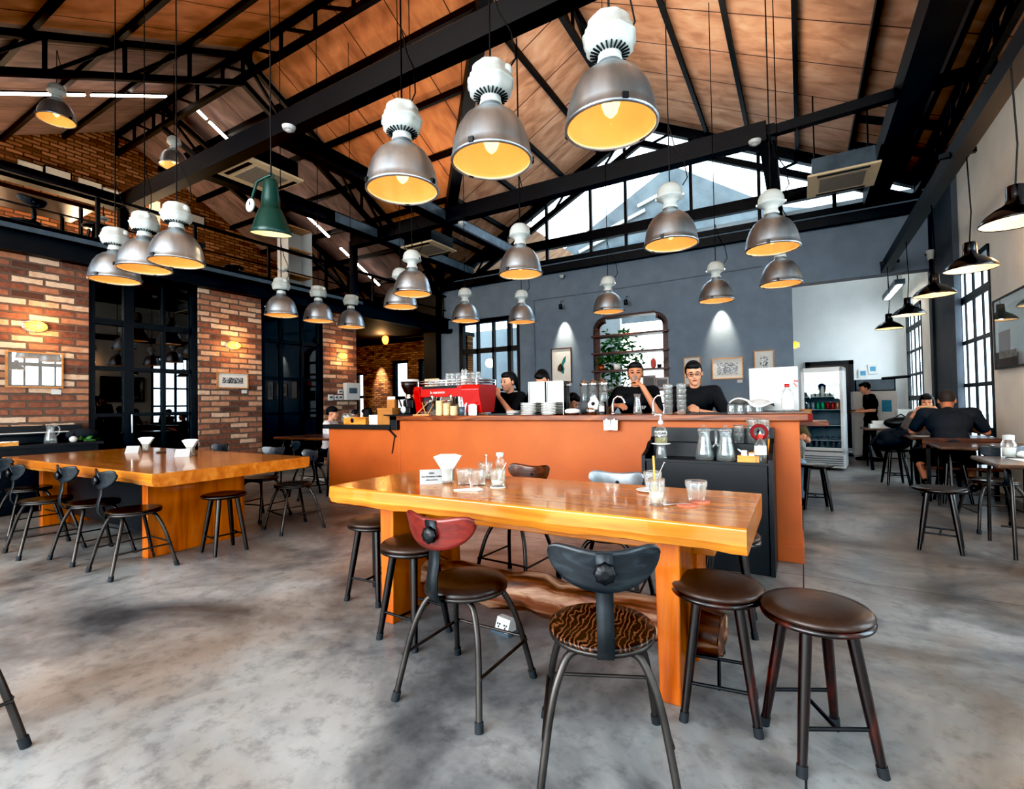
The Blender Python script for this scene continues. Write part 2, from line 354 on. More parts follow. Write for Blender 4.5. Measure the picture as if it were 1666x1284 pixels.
def ceiling_mat(name, axis, cols, pitch=1.0):
    m, nt, out = newmat(name); b = N(nt, 'ShaderNodeBsdfPrincipled')
    v = coords(nt, (.5, 4, 4) if axis == 'Y' else (4, .5, 4))
    n = N(nt, 'ShaderNodeTexNoise'); n.inputs['Scale'].default_value = 1.; n.inputs['Detail'].default_value = 7; n.inputs['Distortion'].default_value = .6; L(nt, v, n.inputs['Vector'])
    c = ramp(nt, n.outputs['Fac'], [(.3, lin(cols[0])), (.52, lin(cols[1])), (.72, lin(cols[2]))])
    sp = N(nt, 'ShaderNodeSeparateXYZ'); L(nt, coords(nt), sp.inputs[0])
    d = N(nt, 'ShaderNodeMath'); d.operation = 'DIVIDE'; L(nt, sp.outputs[axis], d.inputs[0]); d.inputs[1].default_value = pitch
    f = N(nt, 'ShaderNodeMath'); f.operation = 'FRACT'; L(nt, d.outputs[0], f.inputs[0])
    g = N(nt, 'ShaderNodeMath'); g.operation = 'GREATER_THAN'; L(nt, f.outputs[0], g.inputs[0]); g.inputs[1].default_value = .02
    mm = N(nt, 'ShaderNodeMixRGB'); mm.inputs['Color1'].default_value = lin('#3a1d0e'); L(nt, g.outputs[0], mm.inputs['Fac']); L(nt, c, mm.inputs['Color2'])
    L(nt, mm.outputs[0], b.inputs['Base Color']); b.inputs['Roughness'].default_value = .6
    L(nt, b.outputs[0], out.inputs['Surface']); return m
M_floor = floor_mat()
M_ceilY = ceiling_mat('ceiling_ply', 'Y', ('#b58a6c', '#d0a688', '#dfbea3'))
M_ceilX = ceiling_mat('ceiling_ply_side', 'X', ('#a5693f', '#c08252', '#d09463'))
M_brick = brick('brick_pier', 'YZ', ('#5c4034', '#8b5d48', '#a67a60', '#b99478', '#cdb7a3'), '#6b5c52')
M_brickdark = brick('brick_gable', 'YZ', ('#6b4630', '#8f6040', '#a8764f', '#b98a62'), '#5a4030', .3, .09)
M_brickback = brick('brick_end', 'XZ', ('#4f2f1c', '#85532f', '#9c6a40', '#b08455'), '#5a4330', .24, .075)
M_grey = pbr('blue_grey_plaster', '#7c8a97', .75, 0, .08, 3.5, bump=.05)
M_cream_wall = pbr('cream_plaster', '#ece9e0', .75, 0, .04, 2.5, bump=.05)
M_whitewall = pbr('white_plaster', '#d3d8d9', .8, 0, .03, 3)
M_darkwall = pbr('dark_plaster', '#2c2724', .7, 0, .15, 3)
M_brownwall = pbr('brown_partition', '#5a2a1a', .5, 0, .15, 2)
M_frame = pbr('black_window_steel', '#10151a', .45, .2, .2)
M_pave = pbr('paving', '#c9c7c0', .85, 0, .1, 2)

struct('floor', MB().bx(-15.3, -4.5, -.2, 3.2, 16.2, 0), M_floor)
struct('pavement', MB().bx(-60, -60, -.5, 60, 60, -.25), M_pave)

def holes(mb, plane, at, th, u0, u1, z0, z1, hs):
    us = sorted({u0, u1} | {u for h in hs for u in h[:2] if u0 < u < u1})
    for a, b in zip(us[:-1], us[1:]):
        zs = [(z0, z1)]
        for h in hs:
            if h[0] <= a+1e-6 and h[1] >= b-1e-6:
                nz = []
                for p, q in zs:
                    if h[2] > p: nz.append((p, min(q, h[2])))
                    if h[3] < q: nz.append((max(p, h[3]), q))
                zs = [t for t in nz if t[1]-t[0] > 1e-4]
        for p, q in zs:
            if plane == 'XZ': mb.bx(a, at, p, b, at+th, q)
            else: mb.bx(at, a, p, at+th, b, q)
    return mb
# left wall: three brick piers with glazed openings between them, open passage after the last pier
XL = -9.5
for y0, y1 in ((-4.5, 3.22), (4.84, 6.05), (7.59, 8.54)):
    struct('wall_left', MB().bx(XL-.32, y0, 0, XL, y1, 3.58), M_brick)
# glazed openings
def glazing(name, y0, y1, z0, z1, cols, rows, leaf=None):
    f = MB(); x = XL-.12
    for y in (y0+.05, y1-.05): f.box((x, y, (z0+z1)/2), (.14, .1, z1-z0))
    for z in (z0+.05, z1-.05): f.box((x, (y0+y1)/2, z), (.14, y1-y0, .1))
    for c in cols: f.box((x, c[0], (z0+z1)/2), (.1, c[1], z1-z0))
    for r in rows: f.box((x, (y0+y1)/2, r[0]), (.08, y1-y0, r[1]))
    o = struct(name, f, M_frame)
    MB().bx(x-.012, y0+.05, z0+.05, x+.004, y1-.05, z1-.05).build('pane', M_darkpane, o)
    return o
d1 = glazing('door_1', 3.22, 4.84, 0, 3.58, [(3.78, .14), (4.3, .05)], [(2.0, .07), (1.25, .06), (2.75, .1), (.06, .12)])
MB().tube([(XL-.02, 3.8, .95), (XL-.02, 3.8, 1.25)], .015).build('handle', M_chrome, d1)
glazing('window_1', 6.05, 7.59, 0, 3.58, [(6.56, .06), (7.08, .06)], [(1.2, .06), (1.95, .06), (2.75, .08)])
# room behind the glazing, under the mezzanine
struct('wall_left_room', MB().bx(-15.3, -4.5, 0, -15.0, 13.2, 3.6), M_brownwall)
struct('wall_left_partition', MB().bx(-12.4, 2.0, 0, -12.25, 5.3, 2.7), M_brownwall)
# back brick wall at the end of the passage, two bright windows
b0 = (-12.589, 13.000, 1.794); b1 = (-11.917, 13.000, 1.776); c0 = (-11.354, 13.000, 1.761); c1 = (-10.835, 13.000, 1.747); zt = (-11.698, 13.000, 2.953)[2]
hs = [(b0[0]-.05, b1[0]+.05, 1.0, zt), (c0[0]-.05, c1[0]+.05, 1.0, zt), (-14.6, -14.1, .8, 2.6)]
struct('wall_back_brick', holes(MB(), 'XZ', 13.0, .3, -15.3, -9.3, 0, 3.6, hs), M_brickback)
def winXZ(name, x0, x1, z0, z1, y, vs, hsb, w=.07, d=.1, pane=M_pane):
    f = MB()
    for x in (x0+w/2, x1-w/2): f.box((x, y, (z0+z1)/2), (w, d, z1-z0))
    for z in (z0+w/2, z1-w/2): f.box(((x0+x1)/2, y, z), (x1-x0, d, w))
    for v in vs: f.box((v[0], y, (z0+z1)/2), (v[1], d*.8, z1-z0))
    for h in hsb: f.box(((x0+x1)/2, y, h[0]), (x1-x0, d*.8, h[1]))
    o = struct(name, f, M_frame)
    MB().bx(x0+w, y+.01, z0+w, x1-w, y+.02, z1-w).build('pane', pane, o); return o
winXZ('window_2', b0[0]-.05, b1[0]+.05, 1.0, zt, 13.1, [], [(1.62, .12)], .1)
winXZ('window_3', c0[0]-.05, c1[0]+.05, 1.0, zt, 13.1, [], [(1.62, .12)], .1)
winXZ('window_4', -14.6, -14.1, .8, 2.6, 13.1, [], [(1.7, .1)])
# mezzanine slab, its black edge girder
struct('mezzanine_floor', MB().bx(-15.0, -4.5, 3.62, XL, 12.2, 3.78).bx(-15.3, 12.2, 3.58, -9.3, 13.4, 3.7), M_darkwall)
struct('trim_1', MB().bx(XL-.02, -4.5, 3.56, XL+.05, 12.2, 4.02).bx(XL+.05, -4.5, 3.98, XL+.16, 12.2, 4.0).bx(XL+.05, -4.5, 3.56, XL+.16, 12.2, 3.58), M_steel)
struct('trim_highlight', MB().bx(XL+.16, -4.5, 3.86, XL+.19, 8.6, 3.93), M_steel2)  # grey strip painted in as the highlight along the girder channel
# grey back wall
YG = 12.2
A0 = (-9.058, 12.200, 3.854); A1 = (-6.899, 12.200, 3.709); B0 = (-4.683, 12.200, 3.645); B1 = (-2.753, 12.200, 3.541)
zA = A0[2]+.05; zB = B1[2]
struct('wall_back', holes(MB(), 'XZ', YG, .3, -9.75, -.12, 0, 5.2, [(A0[0], A1[0], 0, zA), (B0[0], B1[0], .95, zB)]).bx(-.12, YG, (2.167, 12.200, 3.793)[2], 2.3, YG+.3, 5.2), M_grey)
struct('wall_back_column', MB().bx(-10.25, YG-.25, 0, -9.75, YG+.1, 5.2), M_steel)
w2 = A1[0]-A0[0]
winXZ('window_5', A0[0], A1[0], 0, zA, YG+.12, [(A0[0]+.3*w2, .06), (A0[0]+.56*w2, .06), (A0[0]+.82*w2, .12)], [(zA-.95, .14), (1.75, .07), (1.0, .1)], .12, .16)
# corner brackets of the rounded niche opening, sill and shelves
nb = MB()
for sx, X in ((1, B0[0]), (-1, B1[0])):
    pts = [(X, zB), (X+sx*.32, zB)]+[(X+sx*(.32-.32*math.sin(t*PI/16)), zB-.32+.32*math.cos(t*PI/16)) for t in range(1, 9)]
    M = Matrix(((1, 0, 0, 0), (0, 0, 1, YG), (0, 1, 0, 0), (0, 0, 0, 1)))
    nb.prism(pts, .3, M)
struct('wall_back_niche', nb, M_grey)
nf = MB()
for a, b in (((B0[0], zB-.3), (B0[0], .95)), ((B1[0], zB-.3), (B1[0], .95)), ((B0[0]+.3, zB), (B1[0]-.3, zB)), ((B0[0], .95), (B1[0], .95))):
    nf.bar((a[0], YG+.12, a[1]), (b[0], YG+.12, b[1]), .3, .05)
for sx, X in ((1, B0[0]), (-1, B1[0])):
    q = [(X+sx*(.3-.3*math.sin(t*PI/12)), YG+.12, zB-.3+.3*math.cos(t*PI/12)) for t in range(7)]
    for a, b in zip(q[:-1], q[1:]): nf.bar(a, b, .3, .05, (0, 1, 0))
struct('window_6', nf, M_brownframe)
# side of white far room
YF = 15.9
struct('wall_far', MB().bx(-2.6, YF, 0, 2.3, YF+.2, 5.6), M_whitewall)
struct('wall_far_side', MB().bx(-2.6, YG+.3, 0, -2.4, YF, 5.6), M_whitewall)
struct('ceiling_far', MB().bx(-2.6, YG+.3, 5.4, 2.3, YF, 5.5), M_whitewall)
f0 = (0.115, 15.900, 2.342); f1 = (1.213, 15.900, 2.311)
dr = struct('door_2', MB().bx(f0[0], YF-.06, 0, f0[0]+.1, YF, f0[2]).bx(f1[0]-.1, YF-.06, 0, f1[0], YF, f0[2]).bx(f0[0], YF-.06, f0[2]-.1, f1[0], YF, f0[2]), M_steel)
MB().bx(f0[0]+.1, YF-.03, 0, f1[0]-.1, YF-.005, f0[2]-.1).build('door_leaf', wood('dark_door', '#0c0808', '#1d0e0a', '#38170e', 3, (3, 3, .4), .4), dr)
# right wall with windows
XR = 2.3
W1 = ((2.300, 9.217, 3.054)[1], (2.300, 10.950, 2.991)[1]); z1 = (2.300, 10.913, 2.984)[2]+.45
W2 = ((2.300, 13.741, 3.146)[1], (2.300, 15.547, 3.267)[1])
WH = [(W1[0], W1[1], .3, z1), (W2[0], W2[1], .9, z1), (5.2, 6.7, .3, z1), (2.2, 3.7, .3, z1), (-.9, .6, .3, z1), (-3.8, -2.3, .3, z1)]
struct('wall_right', holes(MB(), 'YZ', XR, .07, -4.5, YF+.2, 0, 5.6, WH), M_cream_wall)
def winYZ(name, y0, y1, z0, z1):
    f = MB(); x = XR+.02; w = .08
    for y in (y0+w/2, y1-w/2): f.box((x, y, (z0+z1)/2), (.06, w, z1-z0))
    for z in (z0+w/2, z1-w/2): f.box((x, (y0+y1)/2, z), (.1, y1-y0, w))
    for i in (1, 2, 3): f.box((x, y0+(y1-y0)*i/4, (z0+z1)/2), (.018, .055 if i != 2 else .09, z1-z0))
    for i, t in enumerate((.16, .38, .6, .82)): f.box((x, (y0+y1)/2, z0+(z1-z0)*t), (.03, y1-y0, .12 if i in (0, 3) else .06))
    f.box((x-.05, (y0+y1)/2, z0-.02), (.26, y1-y0+.06, .05))
    o = struct(name, f, M_frame)
    MB().bx(x+.01, y0+w, z0+w, x+.02, y1-w, z1-w).build('pane', M_pane, o)
for i, h in enumerate(WH): winYZ('window_%d' % (7+i), *h)
struct('wall_right_pilaster', MB().bx(2.22, (2.220, 10.688, 1.773)[1], 0, 2.3, (2.220, 12.541, 1.876)[1], 5.4), pbr('grey_pilaster', '#4d545c', .7, 0, .1, 3))
struct('wall_right_corner', MB().bx(2.18, YG-.12, 0.0, 2.3, YG-.02, 5.6), M_steel)
# brick gable above the mezzanine, mezzanine rear wall
gw = MB(); gw.add([(-15, -1.2, 3.6), (-15, 12.4, 3.6), (-15, 12.4, roofz(-15, 12.4)), (-15, 5.65, 8.5), (-15, -1.2, roofz(-15, -1.2))], [(0, 1, 2, 3, 4)])
struct('wall_left_gable', gw, M_brickdark)
struct('wall_mezzanine', MB().bx(-15, YG, 3.6, -9.7, YG+.2, 5.3), M_darkwall)

# ------------------------------------------------------------------ roof
E = 8.5
def plane(name, pts, m): struct(name, MB().poly([(x, y, z) for x, y, z in pts]), m)
zc = lambda x: 8.5-.52*abs(x+3.35)
zr = lambda y: 8.5-.52*abs(y-5.65)
plane('ceiling', [(-3.35, -4.5, E), (2.45, -4.5, zc(2.45)), (2.45, 12.3, zc(2.45)), (-3.35, 12.3, E)], M_ceilY)
plane('ceiling', [(-3.35, 5.65, E), (-10.0, 12.3, zc(-10.0)), (-3.35, 12.3, E)], M_ceilY)
plane('ceiling', [(-3.35, 5.65, E), (-3.35, -4.5, E), (-10, -4.5, zc(-10)), (-10, -1.0, zc(-10))], M_ceilY)
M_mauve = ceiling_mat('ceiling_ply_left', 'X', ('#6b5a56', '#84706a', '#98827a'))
plane('ceiling', [(-3.35, 5.65, E), (-9.4, 5.65, E), (-9.4, 11.7, zr(11.7))], M_ceilX)
plane('ceiling', [(-9.4, 5.65, E), (-15.1, 5.65, E), (-15.1, 12.3, zr(12.3)), (-10, 12.3, zr(12.3)), (-9.4, 11.7, zr(11.7))], M_mauve)
plane('ceiling', [(-3.35, 5.65, E), (-9.4, -.4, zr(-.4)), (-9.4, 5.65, E)], M_ceilX)
plane('ceiling', [(-9.4, 5.65, E), (-9.4, -.4, zr(-.4)), (-10, -1, zr(-1)), (-15.1, -1, zr(-1)), (-15.1, 5.65, E)], M_mauve)
# continuation of the roof beyond the glazed gable and the neighbouring gable seen through it
plane('ceiling_outer', [(-9.9, 12.45, zc(-9.9)), (-9.9, 17.5, zc(-9.9)), (-6.9, 17.5, zc(-6.9)), (-6.9, 12.45, zc(-6.9))], M_ceilY)
def beam(a, b, w, h, m=M_steel, name='roof_beam', ibeam=False):
    mb = MB()
    if ibeam:
        a = Vector(a); b = Vector(b); u = Vector((0, 0, h/2-.012))
        mb.bar(a+u, b+u, w, .024); mb.bar(a-u, b-u, w, .024); mb.bar(a, b, .02, h)
    else: mb.bar(a, b, w, h)
    return struct(name, mb, m)
# purlins
for x in (-1.75, -.85, .05, .95, 1.8): beam((x, -4.4, zc(x)-.07), (x, 12.2, zc(x)-.07), .07, .12, name='roof_purlin')
for x in (-4.4, -5.35, -6.3, -7.25, -8.2, -9.15):
    yv = 5.65+(-3.35-x); beam((x, yv, zc(x)-.07), (x, 12.2, zc(x)-.07), .07, .12, name='roof_purlin')
for i in range(1, 7):
    y = 5.65+i*.98; xv = -3.35-(y-5.65); beam((-15, y, zr(y)-.07), (xv, y, zr(y)-.07), .07, .12, name='roof_purlin')
    y = 5.65-i*1.05; xv = -3.35-(5.65-y); beam((-15, y, zr(y)-.07), (xv, y, zr(y)-.07), .07, .12, name='roof_purlin')
# valley rafters and ridge beams
beam((-3.35, 5.65, 8.32), (-9.9, 12.2, 4.93), .24, .34)
beam((-3.35, 5.65, 8.32), (-10.0, -1.0, 4.86), .24, .34)
def lattice(a, b, dep, n, w=.1, name='roof_truss'):
    a = Vector(a); b = Vector(b); d = Vector((0, 0, -dep)); mb = MB()
    mb.bar(a, b, w, w); mb.bar(a+d, b+d, w, w)
    for i in range(n+1):
        p = a.lerp(b, i/n); mb.bar(p, p+d, .05, .05)
        if i < n: mb.bar(p, a.lerp(b, (i+1)/n)+d, .05, .05)
    return struct(name, mb, M_steel)
lattice((-15, 5.65, 8.42), (-3.35, 5.65, 8.42), .5, 12)
lattice((-3.35, -4.4, 8.42), (-3.35, 12.2, 8.42), .5, 16)
for x in (-9.43,):
    lattice((x, 5.65, 8.36), (x, 11.75, zr(11.75)-.12), .55, 6); lattice((x, 5.65, 8.36), (x, -.3, zr(-.3)-.12), .55, 6)
lattice((-12.6, 5.65, 8.36), (-12.6, 12.1, zr(12.1)-.1), .5, 6)
lattice((2.0, -4.4, zc(2.0)-.1), (2.0, 12.1, zc(2.0)-.1), .38, 18, .08)
# eaves-level ring of steel beams
ZB = 5.34
beam((-11.3, 4.36, ZB), (2.2, 4.36, ZB), .2, .3)
beam((-9.3, 8.3, ZB), (-.35, 8.3, ZB), .2, .3)
beam((-8.5, 4.4, ZB), (-8.5, 12.2, ZB), .22, .26, ibeam=True)
beam((-6.5, 4.4, ZB), (-6.5, 12.2, ZB), .22, .26, ibeam=True)
for x in (-8.5, -6.5): struct('trim_lit_strip', MB().bx(x+.112, 7.0, ZB-.1, x+.118, 12.1, ZB+.1), M_steel2)  # grey strips colour in the light falling on the beam sides
beam((-11.3, -1, ZB), (-11.3, 4.4, ZB), .22, .26)
beam((-.35, 8.3, ZB), (-.35, 12.2, ZB), .22, .26)
beam((1.35, -4.4, 5.35), (1.35, 12.2, 5.35), .34, .34)
beam((-.35, 8.3, ZB), (2.2, 8.3, ZB+.1), .12, .14)
for y in (10.2, 11.2): beam((.95, y, 6.1), (2.1, y, 5.6), .07, .1)
for x, y in ((-11.3, 4.36), (-9.3, 8.3)): beam((x, y, 3.8), (x, y, ZB), .14, .14)
# glazed gable over the grey wall
gb = MB(); y = YG+.06
gb.bar((-9.75, y, zc(-9.75)-.16), (-3.35, y, 8.34), .16, .22); gb.bar((2.3, y, zc(2.3)-.16), (-3.35, y, 8.34), .16, .22)
gb.bar((-9.0, y, zc(-9.0)-.62), (-3.35, y, 7.86), .1, .14); gb.bar((2.3, y, zc(2.3)-.5), (-3.35, y, 7.86), .1, .14)
gb.box((-3.7, y, 5.74), (12.0, .14, .26)); gb.box((-3.7, y, 5.24), (12.0, .2, .12))
for x in (-8.6, -7.3, -6.0, -4.7, -3.75, -2.15, -.7, .7, 1.6): gb.box((x, y, (5.2+zc(x))/2-.1), (.07, .08, zc(x)-5.4))
for i in range(8):
    x = -8.5+i*1.35
    if x < 1.6: gb.bar((x, y, zc(x)-.62), (x+.6, y, zc(x+.6)-.16), .04, .05)
gw = struct('window_20', gb, M_steel)
MB().add([(-9.6, y+.05, 5.3), (2.2, y+.05, 5.3), (2.2, y+.05, zc(2.2)-.1), (-3.35, y+.05, 8.3), (-9.6, y+.05, zc(-9.6)-.1)], [(0, 1, 2, 3, 4)]).build('pane', M_pane, gw)
beam((-9.6, YG-.15, 4.98), (2.2, YG-.15, 4.98), .14, .2)
# what stands outside the windows
M_nb = pbr('weathered_sheeting', '#666f73', .8, 0, .25, 1.3)
n0 = (-9.499, 20.000, 7.908); n1 = (-4.281, 20.000, 10.786); n2 = (-0.621, 20.000, 8.314)
nbm = MB(); nbm.add([(n0[0], 20, 4.6), (n2[0]+2, 20, 4.6), (n2[0]+2, 20, n2[2]-.6), (n2[0], 20, n2[2]), (n1[0], 20, n1[2]), (n0[0], 20, n0[2])], [(0, 1, 2, 3, 4, 5)])
nb_root = thing('neighbouring_building', 'weathered grey gabled building seen through the glazed gable', 'building')
nbm.build('gable_wall', M_nb, nb_root)
mb = MB()
for t in (.25, .5, .75): mb.bar((n0[0]+(n1[0]-n0[0])*t, 19.9, n0[2]+(n1[2]-n0[2])*t-.7), (n0[0]+(n1[0]-n0[0])*t+1.6, 19.9, n0[2]+(n1[2]-n0[2])*t-.2), .08, .12)
mb.bar((n0[0], 19.9, n0[2]-1.2), (n2[0], 19.9, n0[2]-.9), .1, .12)
mb.build('roof_truss', M_white, nb_root)
yw = thing('courtyard_wall', 'pale courtyard wall seen through the tall black window behind the counter', 'wall')
MB().bx(-13.5, 17.0, -.2, -5.5, 17.2, 4.4).build('wall_face', pbr('pale_render', '#aab2b6', .8, 0, .08, 2), yw)
MB().bx(-9.6, 16.9, .3, -8.2, 16.98, 2.9).bx(-7.6, 16.9, .3, -6.6, 16.98, 2.9).build('shutter', pbr('grey_shutter', '#6d7678', .7, 0, .2, 6), yw)

# ================================================================== TABLES
def slab(name, x0, x1, y0, y1, z0, z1, m, parent, seed):
    """thick plank with a wavering natural lower edge along both long sides"""
    random.seed(seed); n = 44; ph = [random.uniform(0, 6) for _ in range(6)]
    def wv(t, k): return .5*math.sin(t*5+ph[k])+.3*math.sin(t*13+ph[k+1])+.2*math.sin(t*31+ph[k+2])
    vs = []; fs = []
    for i in range(n+1):
        t = i/n; x = x0+(x1-x0)*t
        a = .007*wv(t*3, 0); b = .008*wv(t*3, 3)
        sec = [(y0+a*.25, z1-.006), (y0+a*.3-.004, z0+.045+a*.6), (y0+.012+a, z0+.008+a*.9), (y0+.05, z0), (y1-.05, z0), (y1-.01+b, z0+.01), (y1+b*.3, z0+.04), (y1+b*.25, z1-.006), (y1-.008, z1), (y0+.008, z1)]
        vs += [(x, y, z) for y, z in sec]
    k = 10
    for i in range(n):
        for j in range(k): a = i*k+j; b = i*k+(j+1) % k; fs.append((a, b, b+k, a+k))
    mb = MB(); mb.add(vs, [f[::-1] for f in fs]); mb.add(vs[:k], [tuple(range(k))]); mb.add(vs[-k:], [tuple(range(k))[::-1]])
    return mb.build(name, m, parent, .006)
t1 = thing('communal_table', 'thick honey-coloured slab table on posts and a bark log, nearest the camera', 'table', (-1.35, 2.44, 0), 0, 'long timber slab tables')
slab('tabletop', -1.17, 1.16, -.40, .42, .71, .82, M_amber, t1, 3)
for x in (-.83, .83):
    for y0, y1 in ((-.26, .02), (.16, .38)):
        MB().add([(x-.045, y0, 0), (x+.045, y0, 0), (x+.045, y1+.05, 0), (x-.045, y1+.05, 0), (x-.055, y0, .72), (x+.055, y0, .72), (x+.055, y1, .72), (x-.055, y1, .72)],
                 [(3, 2, 1, 0), (4, 5, 6, 7), (0, 1, 5, 4), (1, 2, 6, 5), (2, 3, 7, 6), (3, 0, 4, 7)]).build('leg', M_amberleg, t1, .006)
MB().bx(-.98, .04, .57, .98, .13, .70).build('rail', M_amber, t1, .006)
lg = MB(); random.seed(5)
pts = [(-.9+1.9*i/18, .09+.012*math.sin(i*.9), .20+.012*math.sin(i*1.7)) for i in range(19)]
lg.tube(pts, [.105+.012*math.sin(i*2.3)+random.uniform(-.006, .006) for i in range(19)], 26)
lg.v = [(x+random.uniform(-.004, .004), y+.008*math.sin(z*70+x*9)+random.uniform(-.004, .004), z+.01*math.sin(y*60+x*5)+random.uniform(-.004, .004)) for x, y, z in lg.v]
part_label(lg.build('log_stretcher', M_log, t1), 'rough bark log stretcher')
t2 = thing('communal_table', 'wide honey-coloured slab table on solid panels, beside the brick wall', 'table', (-6.22, 2.63, 0), 0, 'long timber slab tables')
slab('tabletop', -1.78, 1.78, -.72, .72, .69, .80, M_amber, t2, 8)
for x in (-1.3, 1.17): MB().bx(x-.05, -.52, 0, x+.05, .36, .70).build('leg', M_amberleg, t2, .006)
part_label(MB().bx(-1.26, -.30, .12, 1.13, .2, .69).build('void_block', M_navy, t2, .006), 'black box standing in for the dark void under the slab')  # solid black box put in for the dark void between the leg panels

# ================================================================== STOOLS AND CHAIRS
def make_stool(label, seat_m, wood_m, cushion=True, h=.525, foot=True):
    t = thing('stool', label, 'stool')
    if cushion:
        MB().lathe([(.02, h-.045), (.165, h-.045), (.185, h-.035), (.188, h-.025), (.178, h-.018)], 36).build('seat_ring', wood_m, t)
        MB().lathe([(.172, h-.02), (.184, h-.012), (.186, h-.004), (.175, h+.008), (.14, h+.016), (.08, h+.021), (.02, h+.023)], 36).build('cushion', seat_m, t)
    else:
        MB().lathe([(.02, h-.035), (.165, h-.035), (.186, h-.025), (.19, h-.012), (.184, h-.003), (.15, h), (.1, h-.004), (.02, h-.006)], 36).build('seat', seat_m, t)
    for i, a in enumerate((45, 135, 225, 315)):
        c, s_ = math.cos(R3(a)), math.sin(R3(a))
        p = lambda k: (c*(.11+.085*(1-k)), s_*(.11+.085*(1-k)), (h-.04)*k)
        lgo = MB().tube([p(.0), p(.08), p(.5), p(1)], [.0145, .016, .02, .0215], 12).build('leg', wood_m, t)
        if foot: MB().tube([p(-.003), p(.075)], [.0185, .0185], 12).build('rubber_foot', M_rubber, lgo)
    zb = .15; e = (.11+.085*(1-zb/(h-.04)))*.7071
    sb = MB()
    for y in (-e, e): sb.tube([(-e, y, zb), (e, y, zb)], .0075, 8)
    sb.tube([(0, -e, zb-.004), (0, e, zb-.004)], .0075, 8)
    sb.build('stretcher', M_steel, t)
    return t
LS = 'round brown leather stool '
G_st = 'round leather stools at the near table'
stA = make_stool(LS+'standing alone at the right front, nearest the camera', M_leather, M_redwood)
stA.location = (.025, 2.17, 0); stA.rotation_euler.z = R3(28); stA['group'] = G_st
dup(stA, (-.33, 2.25, 0), R3(8), LS+'tucked against the right end of the near slab table')
stD = make_stool(LS+'in front of the left post of the near slab table', M_leather, M_blackwood)
stD.location = (-1.93, 2.14, 0); stD.rotation_euler.z = R3(-3); stD['group'] = G_st
dup(stD, (-2.55, 2.45, 0), R3(4), 'dark leather stool peeping out past the left end of the near slab table')
dup(stA, (-.40, 3.12, 0), R3(5), 'leather stool behind the right end of the near table, by the black cabinet')
stB = make_stool('plain black wooden stool by the end panel of the far slab table', M_blackwood, M_blackwood, False, .53, False)
stB.location = (-4.62, 2.57, 0); stB.rotation_euler.z = R3(-6)
stB['group'] = 'plain black wooden stools'
stR = dup(stB, (1.015, 5.537, 0.000)[:2]+(0,), R3(-12), 'plain black wooden stool alone on the open floor at the right')
stR.location = (1.0, 5.52, 0)
dup(stB, (.12, 6.95, 0), R3(8), 'black wooden stool just past the right end of the orange counter')
dup(stB, (1.2, 9.4, 0), R3(10), 'black wooden stool under the slouching dark bag')

